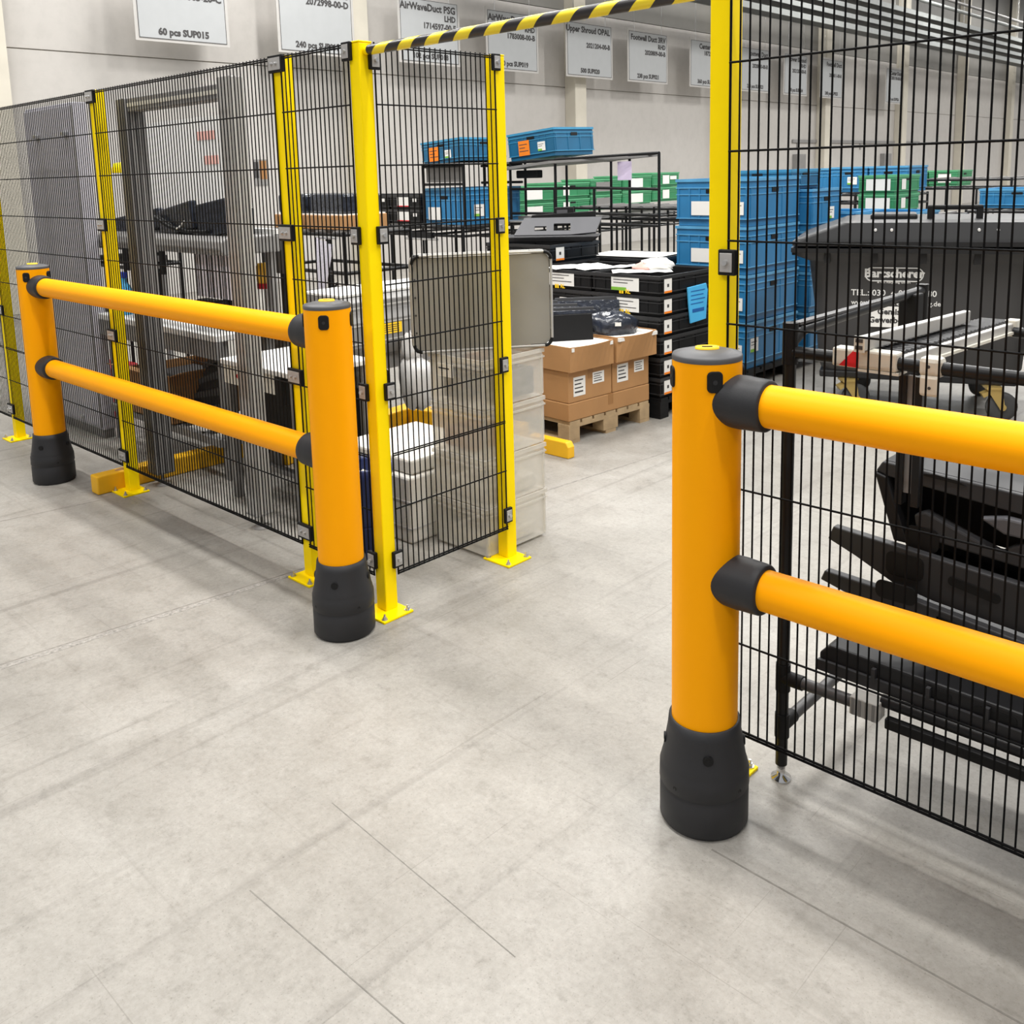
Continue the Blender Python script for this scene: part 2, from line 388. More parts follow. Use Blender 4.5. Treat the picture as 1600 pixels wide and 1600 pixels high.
# hanging part-number signs
SX = -10.4
signs = [
    (4.18, 5.54, ['Air Duct Cover', '', '2009165-20-C'], '60 pcs SUP015', 'first hanging sign from the left, white board reading 60 pcs SUP015'),
    (6.49, 7.88, ['Stalk Module', '2072998-00-D'], '240 pcs SUP017', 'second hanging sign from the left, white board reading 2072998-00-D'),
    (8.94, 10.31, ['AirWaveDuct PSG', 'LHD', '1714597-00-F', 'BP2'], '102 pcs SUP018', 'hanging sign reading AirWaveDuct PSG LHD behind the striped bar'),
    (11.1, 12.48, ['AirWaveDuct PSG', 'RHD', '1783008-00-B'], '100 pcs SUP019', 'hanging sign reading RHD 1783008-00-B cut by the striped bar'),
    (13.44, 14.92, ['Upper Shroud OPAL', '', '2021204-00-B'], '500 SUP020', 'hanging sign reading Upper Shroud OPAL in front of a column'),
    (15.57, 17.03, ['Footwell Duct 3RV', 'RHD', '2020809-00-B'], '238 pcs SUP021', 'hanging sign reading Footwell Duct right of the Upper Shroud sign'),
    (18.07, 19.5, ['Center Screen', '1872211-00-B'], '360 pcs SUP022', 'hanging sign reading Center Screen partly behind the yellow gate post'),
    (20.45, 21.85, ['Footwell Duct', '', '2020810-00-B'], '238 pcs SUP023', 'hanging sign just right of the yellow gate post'),
    (22.76, 24.05, ['Lower Shroud', 'RHD', '2021205-00-B'], '178 pcs SUP024', 'hanging sign between the gate post sign and the next column'),
    (24.97, 26.35, ['Footwell Duct', '', '2020811-00-B'], '248 pcs SUP025', 'hanging sign in front of the column right of the gate post'),
    (29.66, 30.9, ['Center Duct', '2031104-00-B'], '240 pcs SUP026', 'rightmost and farthest of the hanging signs'),
]
for (y0, y1, lines, bottom, lab) in signs:
    wd = y1 - y0; H = 1.07; z0 = 3.73
    t = thing('hanging_sign', lab, 'sign', (SX, y0, z0), 0, group='part number signs hung along the wall')
    MB().box(-0.012, 0, -0.05, wd + 0.05, -0.04, H + 0.06).build('backing', 'signframe', t)
    MB().box(0, 0.006, 0, wd, 0, H).build('sheet', 'signface', t)
    fr = MB()
    for (a, b_, c, d) in ((0, wd, 0, 0.008), (0, wd, H - 0.008, H), (0, 0.008, 0, H), (wd - 0.008, wd, 0, H)): fr.box(0.006, 0.0075, a, b_, c, d)
    fr.build('frame_line', 'ink', t)
    for yy in (0.2, wd - 0.2): MB().tube((0, yy, H), (0, yy, 7.2 - z0), 0.006, 5).build('wire', 'steel', t)
    zz = H - 0.13
    for i, s_ in enumerate(lines):
        if s_: txt(s_, 0.172 if i == 0 else 0.142, 'ink', t, at(FX, 0.0085, wd - 0.05, zz), 'RIGHT', bold=0.006)
        zz -= 0.155
    txt(bottom, 0.13, 'ink', t, at(FX, 0.0085, wd / 2, 0.10), 'CENTER', bold=0.006)

# ------------------------------------------------------------------ fence
HF = 2.2
def hexbolt(mb, x, y, z, r=0.008, h=0.012):
    mb.tube((x, y, z), (x, y, z + 0.003), r * 1.6, 10); mb.tube((x, y, z + 0.003), (x, y, z + h), r, 6); mb.tube((x, y, z + h), (x, y, z + h + 0.01), r * 0.5, 6)
def post(x, y, lab, clamps, top_clear=0.0):
    t = thing('fence_post', lab, 'fence post', (x, y, 0), 0, group='yellow posts of the wire mesh fence')
    MB().box(-0.03, 0.03, -0.03, 0.03, 0.008, HF - 0.004).build('post_tube', 'yellow', t, bevel=0.004)
    MB().box(-0.031, 0.031, -0.031, 0.031, HF - 0.004, HF + 0.003).build('post_cap', 'yellow', t, bevel=0.003)
    MB().box(-0.062, 0.098, -0.095, 0.053, 0, 0.009).build('base_plate', 'yellow', t, bevel=0.002)
    for bx, by in ((-0.045, -0.078), (0.08, -0.078), (0.08, 0.036), (-0.045, 0.036)):
        mb = MB(); hexbolt(mb, bx, by, 0.009); mb.build('anchor_bolt', 'steel', t)
    for kind, zs in clamps:
        for z in zs:
            if kind == 'mid':      # bridges two panels on the -Y face
                c = MB().box(-0.044, 0.056, -0.045, -0.03, z - 0.034, z + 0.034).build('clamp', 'black2', t, bevel=0.003)
                MB().box(-0.035, 0.047, -0.048, -0.045, z - 0.024, z + 0.024).build('clamp_plate', 'clampplate', c, bevel=0.001)
                for q in (-0.008, 0.020): MB().tube((q, -0.048, z), (q, -0.055, z), 0.0075, 8).tube((q, -0.055, z), (q, -0.058, z), 0.005, 8).build('bolt', 'steel', c)
            elif kind in ('left', 'right'):
                a, b_ = (-0.058, -0.008) if kind == 'left' else (0.008, 0.058)
                c = MB().box(a, b_, -0.045, -0.03, z - 0.034, z + 0.034).build('clamp', 'black2', t, bevel=0.003)
                MB().box(a + 0.007, b_ - 0.007, -0.048, -0.045, z - 0.025, z + 0.025).build('clamp_plate', 'clampplate', c, bevel=0.001)
                MB().tube(((a + b_) / 2, -0.048, z), ((a + b_) / 2, -0.057, z), 0.008, 8).build('bolt', 'steel', c)
            else:                   # on the +X face, 'far' or 'near' edge
                a, b_ = (0.008, 0.056) if kind == 'xfar' else (-0.052, -0.006)
                c = MB().box(0.03, 0.045, a, b_, z - 0.034, z + 0.034).build('clamp', 'black2', t, bevel=0.003)
                MB().box(0.045, 0.048, a + 0.007, b_ - 0.007, z - 0.025, z + 0.025).build('clamp_plate', 'clampplate', c, bevel=0.001)
                MB().tube((0.048, (a + b_) / 2, z), (0.057, (a + b_) / 2, z), 0.008, 8).build('bolt', 'steel', c)
    return t
CZ = (2.168, 1.497, 0.895, 0.213)
PX = dict(a=-5.70, b=-4.005, c=-2.274, d=-0.506, e=0.0, g=1.525, h=3.30)
PY4 = 0.695
post(PX['a'], 0, 'yellow fence post at the outer left end, left of the leftmost one seen', [('mid', CZ)])
post(PX['b'], 0, 'leftmost yellow fence post, behind the far left orange bollard', [('mid', CZ)])
post(PX['c'], 0, 'yellow fence post rising beside the short yellow floor kerb', [('mid', CZ)])
post(PX['d'], 0, 'yellow fence post half hidden behind the middle orange bollard', [('mid', CZ)])
post(PX['e'], 0, 'yellow corner fence post carrying the striped bar at its top', [('left', CZ), ('xfar', (2.135, 1.497, 0.895, 0.213))])
post(PX['e'], PY4, 'yellow fence post in front of the stack of clear bins', [('xnear', CZ)])
post(PX['g'], 0, 'tall yellow gate post behind the right orange bollard', [('right', (1.47, 0.895, 0.213))])
post(PX['h'], 0, 'yellow fence post at the right end of the right fence panel', [('mid', CZ)])

HZ = (2.192, 1.977, 1.756, 1.527, 1.308, 1.088, 0.862, 0.645, 0.42)
def panel(a, b_, axis, off, lab, top=HF):
    t = thing('mesh_panel', lab, 'fence panel', (a, off, 0.15) if axis == 'x' else (off, a, 0.15), 0, group='black wire mesh panels of the fence')
    ln_ = b_ - a; n = int(round(ln_ / 0.0272)); z0 = -0.004
    P = (lambda u, v, z: (u, v, z)) if axis == 'x' else (lambda u, v, z: (v, u, z))
    s = -1 if axis == 'x' else 1
    mb = MB()
    for i in range(n + 1):
        u = ln_ * i / n; rr_ = 0.0026 if 0 < i < n else 0.0034
        mb.tube(P(u, 0, z0), P(u, 0, top - 0.15), rr_, 6)
    stuff(mb.build('vertical_wires', 'wire', t))
    for z in HZ:
        mb = MB().tube(P(0, s * 0.0052, z - 0.15), P(ln_, s * 0.0052, z - 0.15), 0.0030, 6)
        if z in (HZ[0], 0.645): mb.tube(P(0, s * 0.0052, z - 0.158), P(ln_, s * 0.0052, z - 0.158), 0.0030, 6)
        mb.build('cross_wire', 'wire', t)
    MB().tube(P(0, s * 0.0056, 0.012), P(ln_, s * 0.0056, 0.012), 0.0036, 6).build('cross_wire', 'wire', t)
    MB().tube(P(0, s * 0.0056, 0.003), P(ln_, s * 0.0056, 0.003), 0.0036, 6).build('cross_wire', 'wire', t)
yp = -0.0345
panel(PX['a'] + 0.036, PX['b'] - 0.025, 'x', yp, 'black wire mesh fence panel at the far left edge')
panel(PX['b'] + 0.036, PX['c'] - 0.025, 'x', yp, 'black wire mesh fence panel in front of the tall grey cabinet')
panel(PX['c'] + 0.036, PX['d'] - 0.025, 'x', yp, 'black wire mesh fence panel behind the left orange rails')
panel(PX['d'] + 0.036, PX['e'] - 0.030, 'x', yp, 'narrow black wire mesh panel left of the corner post')
panel(0.036, PY4 - 0.034, 'y', 0.0345, 'black wire mesh panel turning back from the corner post')
panel(PX['g'] + 0.034, PX['h'] - 0.025, 'x', yp, 'black wire mesh fence panel behind the right orange rails')

# striped bar over the gateway
t = thing('striped_bar', 'yellow and black striped crossbar bridging the gateway', 'crossbar', (0, 0, 2.168))
o = MB().tube((0.055, 0, 0), (1.495, 0, 0), 0.0185, 20).build('bar', 'hazard', t)
MB().tube((0.03, 0, 0), (0.062, 0, 0), 0.016, 16).build('end_bracket', 'yellow', t)
MB().tube((1.49, 0, 0), (1.4955, 0, 0), 0.021, 16).build('end_bracket', 'yellow', t)

def rrect(x0, x1, z0, z1, r, n=6):
    pts = []
    for cx_, cz_, a0 in ((x1 - r, z0 + r, -90), (x1 - r, z1 - r, 0), (x0 + r, z1 - r, 90), (x0 + r, z0 + r, 180)):
        for i in range(n + 1): a = R(a0 + 90 * i / n); pts.append((cx_ + r * math.cos(a), cz_ + r * math.sin(a)))
    return pts

# ------------------------------------------------------------------ safety barriers
YB = -0.2155
def barrier_post(parent, x):
    p = MB().lathe([(0.0855, 0.02), (0.0855, 1.252)], 48).build('barrier_post', 'orange', parent, loc=(x, 0, 0))
    MB().lathe([(0.0862, 1.249), (0.0866, 1.252), (0.0866, 1.259), (0.084, 1.264), (0.05, 1.272), (0.0, 1.275)], 48, capb=False).build('cap', 'cap', p)
    e = MB()
    for i in range(24):
        pass
    prof = [(0.030, 1.2735), (0.029, 1.2795), (0.024, 1.2800), (0.022, 1.2775), (0.0, 1.2775)]
    mb = MB().lathe(prof, 28, capb=False); mb.v = [(vx * 1.0, vy * 0.72, vz) for vx, vy, vz in mb.v]
    mb.build('emblem', 'emblem', p, rot=(0, 0, R(40)))
    mb = MB().cbox((0, 0, 1.2785), (0.026, 0.005, 0.003)); mb.build('emblem_mark', 'dark', p, rot=(0, 0, R(40)))
    for a in (-45, 45, 135, -135):
        q = MB().prism(rrect(-0.019, 0.019, 1.180, 1.233, 0.012), -0.0892, -0.078, 'xz')
        q.build('plug', 'black2', p, bevel=0.0025, rot=(0, 0, R(a + 90)))
        MB().tube((0, -0.084, 1.206), (0, -0.0899, 1.206), 0.006, 8).build('plug_screw', 'dark', p, rot=(0, 0, R(a + 90)))
    sl = MB().lathe([(0.108, 0.0), (0.1165, 0.012), (0.1165, 0.098), (0.1135, 0.104), (0.1135, 0.108), (0.1175, 0.114), (0.1165, 0.158), (0.1125, 0.166), (0.1128, 0.172), (0.1085, 0.186), (0.0955, 0.262), (0.0925, 0.290), (0.0865, 0.291)], 48, capb=False).build('base_sleeve', 'dark', p)
    for a in (-52, 38, 128, -142):
        for z, rad in ((0.222, 0.1035), (0.128, 0.1145)):
            if z < 0.2: aa = a + 45
            else: aa = a
            T = Matrix.Rotation(R(aa), 3, 'Z'); d = T @ Vector((1, 0, 0))
            MB().tube(d * (rad - 0.012) + Vector((0, 0, z)), d * (rad + 0.002) + Vector((0, 0, z)), 0.0135 if z > 0.2 else 0.008, 14).tube(d * (rad + 0.002) + Vector((0, 0, z)), d * (rad + 0.0026) + Vector((0, 0, z)), 0.006, 8).build('screw_recess', 'black2', p)
    return p
def rail(parent, xa, xb, z, r, ends):
    o = MB().lathe([(r, xa + 0.06), (r, xb - 0.06)], 40, axis='x', c=(0, 0, z)).build('rail', 'orange', parent)
    for x, s in ends:
        pr = [(0.0640, x + s * 0.03), (0.0655, x + s * 0.08), (0.0665, x + s * 0.108), (0.0655, x + s * 0.118), (0.0645, x + s * 0.150), (0.0635, x + s * 0.167), (0.0610, x + s * 0.171), (r + 0.001, x + s * 0.1722)]
        if s < 0: pr = pr[::-1]
        MB().lathe(pr, 40, axis='x', c=(0, 0, z)).build('collar', 'dark', o)
    return o
XA, XB, XC, XD = -2.8304, 0.0084, 1.6102, 4.45
t = thing('safety_barrier', 'orange plastic guard rail with two bollards in front of the left fence', 'barrier', (0, YB, 0), 0, group='orange guard rails')
barrier_post(t, XA); barrier_post(t, XB)
for z, r in ((1.150, 0.052), (0.688, 0.051)): rail(t, XA, XB, z, r, ((XA, 1), (XB, -1)))
t = thing('safety_barrier', 'orange plastic guard rail with the near bollard in front of the right fence', 'barrier', (0, YB, 0), 0, group='orange guard rails')
barrier_post(t, XC); barrier_post(t, XD)
for z, r in ((1.152, 0.052), (0.688, 0.051)): rail(t, XC, XD, z, r, ((XC, 1), (XD, -1)))

# ------------------------------------------------------------------ crates
CR = {}
def crate_meshes(Lx, Wy, H, m, slots=True):
    key = (round(Lx, 3), round(Wy, 3), round(H, 3), m)
    if key in CR: return CR[key]
    a, b_ = Lx / 2, Wy / 2; th = 0.012; k = 0.985
    body = MB(); zi = H * 0.15
    body.box(-a * .95, a * .95, -b_ * .95, b_ * .95, 0, zi)
    body.box(-a * k, a * k, -b_ * k, -b_ * k + th, zi, H - .008).box(-a * k, a * k, b_ * k - th, b_ * k, zi, H - .008)
    body.box(-a * k, -a * k + th, -b_ * k + th, b_ * k - th, zi, H - .008).box(a * k - th, a * k, -b_ * k + th, b_ * k - th, zi, H - .008)
    rib = MB()
    for s in (-1, 1):
        for u in (-.93, -.62, -.34, .34, .62, .93): rib.box(u * a - .008, u * a + .008, min(s * b_ * k, s * (b_ - .001)), max(s * b_ * k, s * (b_ - .001)), zi, H * .8)
        for u in (-.9, -.3, .3, .9): rib.box(min(s * a * k, s * (a - .001)), max(s * a * k, s * (a - .001)), u * b_ - .008, u * b_ + .008, zi, H * .8)
    rim = MB()
    for z0, z1, e in ((H - .022, H, .004), (H * .80, H * .80 + .009, .001), (H * .66, H * .66 + .007, .0), (H * .15, H * .15 + .008, .0)):
        rim.box(-a - e, a + e, -b_ - e, -b_ * k + .002, z0, z1).box(-a - e, a + e, b_ * k - .002, b_ + e, z0, z1)
        rim.box(-a - e, -a * k + .002, -b_ * k, b_ * k, z0, z1).box(a * k - .002, a + e, -b_ * k, b_ * k, z0, z1)
    h1 = MB().box(a * k - .001, a + .0012, -.05, .05, H * .70, H * .70 + min(.035, H * .12))
    h2 = MB().box(-.05, .05, -b_ - .0012, -b_ * k + .001, H * .70, H * .70 + min(.03, H * .12))
    CR[key] = (body.mesh('body', M[m]), rib.mesh('rib', M[m]), rim.mesh('rim', M.get(m + 'rim', M[m])), h1.mesh('handle', M['black2']), h2.mesh('handle', M['black2']))  # rims take the paler colour with the painted highlight
    return CR[key]
def crate(name, lab, m, x0, x1, y0, y1, z0, H, group=None, rz=0.0, origin=None, tags=(), rot=None, cat='crate'):
    Lx, Wy = x1 - x0, y1 - y0; cx, cy = (x0 + x1) / 2, (y0 + y1) / 2
    if origin is not None:
        T = Matrix.Rotation(rz, 2) @ Vector((cx, cy)); cx, cy = origin[0] + T.x, origin[1] + T.y
    t = thing(name, lab, cat, (cx, cy, z0), rz, group, rot)
    for nm, me in zip(('body', 'rib', 'rim', 'handle', 'handle'), crate_meshes(Lx, Wy, H, m)): (stuff if nm == 'rib' else (lambda o: o))(link(nm, me, t))
    for tg in tags: sticker(t, Lx, Wy, H, *tg)
    return t
def sticker(t, Lx, Wy, H, face, u, v, w_, h, m, deco='lines'):
    # u, v: centre on the face, as fractions of half width / height
    if face == 'y':
        y = -Wy / 2 - .0025; x = u * Lx / 2; z = v * H
        s = MB().box(x - w_ / 2, x + w_ / 2, y, y + .002, z - h / 2, z + h / 2).build('label', m, t)
        q = lambda a, b_, c, d: MB().box(x + a * w_, x + b_ * w_, y - .001, y, z + c * h, z + d * h)
    else:
        x0 = Lx / 2 + .0025; y = u * Wy / 2; z = v * H
        s = MB().box(x0 - .002, x0, y - w_ / 2, y + w_ / 2, z - h / 2, z + h / 2).build('label', m, t)
        q = lambda a, b_, c, d: MB().box(x0, x0 + .001, y + a * w_, y + b_ * w_, z + c * h, z + d * h)
    if deco == 'lines':
        for i, (a, b_) in enumerate(((-.42, .3), (-.42, .1), (-.42, .4))): q(a, b_, .22 - i * .22, .27 - i * .22).build('print_line', 'ink', s)
    elif deco == 'orange':
        q(-.5, .5, -.5, -.36).build('print_band', 'orangepaper', s); q(-.12, .12, -.1, .12).build('print_mark', 'ink', s)
    elif deco == 'greenband':
        q(-.42, .3, .2, .25).build('print_line', 'ink', s); q(-.42, .1, 0, .05).build('print_line', 'ink', s)
        q(-.5, .05, -.5, -.28).build('print_band', 'greenprint', s)
    elif deco == 'redband':
        q(-.5, .5, -.5, -.4).build('print_band', 'redprint', s)
def tubepart(t, p, q, r=0.014, m='tube', name='tube', n=10):
    return MB().tube(p, q, r, n).build(name, m, t)
def table_rack(lab, x0, x1, y0, y1, top, name='tube_rack', group='black tube racks of the store', mids=(), lane=True, feet=True, nx=2, ny=2, m='tube', shelves=()):
    t = thing(name, lab, 'rack', (x0, y0, 0), 0, group)
    Lx, Ly = x1 - x0, y1 - y0
    for i in range(nx):
        for j in range(ny):
            tubepart(t, (Lx * i / (nx - 1), Ly * j / (ny - 1), 0), (Lx * i / (nx - 1), Ly * j / (ny - 1), top), name='upright')
    for z in (top - .02,) + tuple(mids):
        for j in range(ny): tubepart(t, (0, Ly * j / (ny - 1), z), (Lx, Ly * j / (ny - 1), z), name='beam')
        for i in range(nx): tubepart(t, (Lx * i / (nx - 1), 0, z), (Lx * i / (nx - 1), Ly, z), name='beam')
    for z in ((top,) if lane else ()) + tuple(shelves):
        n = max(2, int(Lx / .2))
        for i in range(n):
            x = Lx * (i + .5) / n
            ln = MB().box(x - .02, x + .02, 0, Ly, z - .012, z + .006).build('roller_lane', 'machine', t)
    return t

# blue pallet stack behind the gate
def pallet(lab, x0, x1, y0, y1, m='black', group=None, rz=0, origin=None, name='pallet'):
    Lx, Wy = x1 - x0, y1 - y0; cx, cy = (x0 + x1) / 2, (y0 + y1) / 2
    if origin is not None:
        T = Matrix.Rotation(rz, 2) @ Vector((cx, cy)); cx, cy = origin[0] + T.x, origin[1] + T.y
    t = thing(name, lab, 'pallet', (cx, cy, 0), rz, group)
    a, b_ = Lx / 2, Wy / 2
    nb = 7
    for i in range(nb):
        y = -b_ + Wy * (i + .5) / nb; MB().box(-a, a, y - Wy / nb * .42, y + Wy / nb * .42, .122, .144).build('deck_board', m, t)
    for x in (-a + .05, 0, a - .05): MB().box(x - .05, x + .05, -b_, b_, .1, .122).build('stringer_board', m, t)
    for x in (-a + .05, 0, a - .05):
        for y in (-b_ + .05, 0, b_ - .05):
            MB().box(x - .05, x + .05, y - .05 if abs(y) > .01 else -.072, y + .05 if abs(y) > .01 else .072, .022, .1).build('block', m, t, bevel=.002)
    for y in (-b_ + .05, 0, b_ - .05): MB().box(-a, a, y - .05, y + .05, 0, .022).build('bottom_board', m, t)
    return t
pallet('black plastic pallet under the tall stack of blue crates', -1.55, -.85, 4.28, 5.74, 'black2')
GB = 'tall stack of blue crates behind the gate post'
ordn = ('lowest', 'second lowest', 'second highest', 'highest')
for k in range(4):
    tg = [('y', -.25, .38, .2, .11, 'paper', 'none'), ('y', .72, .38, .1, .1, 'paper', 'greenband')]
    if k == 0: tg += [('x', -.72, .5, .12, .11, 'paper', 'greenband')]
    crate('stacking_crate', ordn[k] + ' blue crate of the front stack behind the gate post', 'blue', -1.53, -.87, 4.30, 5.12, .145 + k * .372, .37, GB, tags=tg)
for k in range(4):
    crate('stacking_crate', ordn[k] + ' blue crate of the stack half hidden behind the front blue stack', 'blue', -1.44, -.80, 5.2, 5.74, .145 + k * .345 + .0, .343, GB, tags=[('x', .3, .4, .1, .1, 'paper', 'greenband')])
crate('stacking_crate', 'shallow teal crate topping the rear blue stack', 'bluedk', -1.62, -1.0, 5.2, 5.74, .145 + 4 * .345, .16, GB)
for i, (xa, lab) in enumerate(((-1.3, 'left'), (-.78, 'right'))):
    crate('stacking_crate', 'low blue crate seen above the waste container edge, the %s one of the pair' % lab, 'blue', xa, xa + .5, 6.0, 6.6, 1.0, .30, 'low blue crates behind the blue stack')
table_rack('low black rack under the pair of low blue crates', -1.35, -.25, 5.95, 6.65, .99)

# ------------------------------------------------------------------ black crates on a black pallet
BO = (-.845, 3.10); BR = R(0)
pallet('black plastic pallet under the stack of shallow black crates', -1.2, 0, 0, .70, 'black2', rz=BR, origin=BO)
GK = 'shallow black crates stacked on the black pallet'
lv = ('bottom', 'second lowest', 'third lowest', 'third highest', 'second highest', 'top')
for k in range(6):
    for cidx, (xa, nm) in enumerate(((-.6, 'right'), (-1.2, 'left'))):
        tg = []
        if cidx == 0:
            tg.append(('x', -.74, .5, .09, .1, 'paper', 'orange'))
            if k == 5: tg.append(('y', .0, .55, .24, .105, 'paper', 'greenband'))
            elif k in (4, 2): tg.append(('y', .0, .5, .24, .10, 'paper', 'lines'))
        else:
            if k in (5, 3): tg.append(('y', .05, .55, .24, .105, 'paper', 'lines'))
            elif k == 4: tg.append(('y', .1, .5, .07, .02, 'paper', 'none'))
        t = crate('shallow_crate', '%s shallow black crate in the %s column of the black pallet' % (lv[k], nm), 'blackcrate', xa + .003, xa + .597, .003, .697, .146 + k * .142, .141, GK, rz=BR, origin=BO, tags=tg)
        if k > 0:
            MB().box(-.05, -.034, -.3500, -.3485, .004, .034).box(-.029, -.013, -.3500, -.3485, .004, .034).build('mark', 'emblem', t); txt('RL', .040, 'emblem', t, at(FY, .025, -.3500, .019), bold=.001)
ZT = .146 + 6 * .142
def onB(u, v, z): q = Matrix.Rotation(BR, 2) @ Vector((u, v)); return (BO[0] + q.x, BO[1] + q.y, z)
for i, (u, v, a, ll, ww, lab) in enumerate(((-.93, .24, 62, .46, .28, 'white sheet on the left black crate, nearer the grey case'), (-.66, .30, 66, .5, .16, 'narrow white sheet bridging the two black crate columns'), (-.30, .20, 40, .42, .24, 'white sheet lying on the right black crate'))):
    t = thing('paper_sheet', lab, 'paper', onB(u, v, ZT + .002), BR + R(a), 'white sheets on the black crates')
    m_ = MB(); n = 8
    vs = [(-ll / 2 + ll * i_ / n, s * ww / 2, .006 * math.sin(i_ * 1.3) ** 2 + .001) for i_ in range(n + 1) for s in (-1, 1)]
    m_.add(vs, [(2 * i_, 2 * i_ + 2, 2 * i_ + 3, 2 * i_ + 1) for i_ in range(n)]); m_.build('sheet', 'paper', t)
t = thing('crumpled_bag', 'crumpled white bag with red print lying on the black crates', 'bag', onB(-.28, .36, ZT), R(30))
MB().blob((0, 0, .035), (.12, .07, .045), amp=.16, seed=5, zmin=0.001).build('bag_film', 'white', t)
MB().blob((-.1, -.02, .02), (.07, .05, .03), amp=.2, seed=8, zmin=0.001).build('printed_film', 'palered', t)
t = thing('blue_tag', 'sky blue printed pouch hanging on the right side of the black crates', 'tag', onB(.004, .43, .79), BR)
MB().prism([(-.12, .1), (.12, .11), (.14, .06), (.12, -.15), (-.08, -.16), (-.10, -.05)], 0, .012, 'yz').build('pouch', 'sky', t, bevel=.004)
for i in range(4): MB().box(.012, .0135, -.08, .10 - .02 * (i % 2), .065 - i * .03, .071 - i * .03).build('print_line', 'skydk', t)
MB().box(.012, .0135, -.06, .09, -.085, -.06).build('print_bar', 'skydk', t)
t = thing('blue_tag', 'sky blue printed pouch on the black crates beside the grey case', 'tag', onB(-1.17, -.012, .77), BR)
MB().prism([(-.09, .1), (.09, .12), (.11, .0), (.08, -.16), (-.09, -.15)], -.006, .006, 'xz').build('pouch', 'sky', t, bevel=.004)
# black stack behind, with white sheet
pallet('black plastic pallet under the two deep black crates at the back', -2.42, -1.62, 4.05, 4.75, 'black2')
for k in range(2): crate('deep_crate', '%s deep black crate behind the shallow crate stack' % ('lower', 'upper')[k], 'blackcrate', -2.40, -1.64, 4.07, 4.73, .146 + k * .427, .425, 'deep black crates at the back')
t = thing('paper_sheet', 'white sheet lying on the deep black crate behind the shallow crates', 'paper', (-2.02, 4.4, 1.0), R(8), 'white sheets on the black crates')
MB().box(-.34, .34, -.24, .24, 0, .004).build('sheet', 'paper', t)
# deep black crate with moulded tray on top, left of the pallet
pallet('black plastic pallet behind the clear bins under deep black crates', -2.86, -2.10, 3.38, 4.06, 'black2')
for k, (z0, H) in enumerate(((.146, .425), (.572, .425), (.998, .145))):
    crate('deep_crate', ('lowest deep black crate behind the grey case', 'middle deep black crate behind the grey case', 'black crate carrying the moulded tray')[k], 'blackcrate', -2.84, -2.12, 3.42, 4.04, z0, H, 'deep black crates behind the grey case', tags=[('x', -.62, .5, .1, .11, 'paper', 'orange')])
t = thing('moulded_tray', 'dark grey moulded plastic tray with handle slots above the black crates', 'tray', (-2.40, 3.74, 1.146), R(36))
mb = MB(); mb.taper(-.46, .42, -.17, .17, 0, .05, .86); mb.build('tray_base', 'part', t, bevel=.012)
T = Matrix.Translation((0, -.03, .05)) @ Matrix.Rotation(R(-36), 4, 'X')
mb = MB()
for poly in ([(-.30, 0), (-.13, 0), (-.13, .17), (-.22, .17)], [(-.13, 0), (-.03, 0), (-.03, .04), (-.13, .04)], [(-.13, .085), (-.03, .085), (-.03, .17), (-.13, .17)], [(-.03, 0), (.03, 0), (.03, .17), (-.03, .17)], [(.03, 0), (.17, 0), (.17, .04), (.03, .04)], [(.03, .11), (.17, .11), (.17, .17), (.03, .17)], [(.17, 0), (.38, .02), (.43, .17), (.17, .17)]):
    mb.prism(poly, -.010, .010, 'xz', T)
stuff(mb.build('upright_wall', 'partlt', t))
MB().prism([(-.20, .12), (-.16, .215), (.38, .24), (.36, .12)], .09, .115, 'xz').build('rear_wall', 'black2', t, bevel=.006)
MB().prism([(.02, .20), (.03, .275), (.19, .28), (.20, .20)], .10, .13, 'xz').build('grip', 'black2', t, bevel=.008)
MB().box(.05, .14, .095, .10, .225, .255).build('grip_opening', 'partlt', t)
MB().box(-.48, -.30, -.15, .05, .015, .04).build('side_lip', 'part', t, bevel=.008)

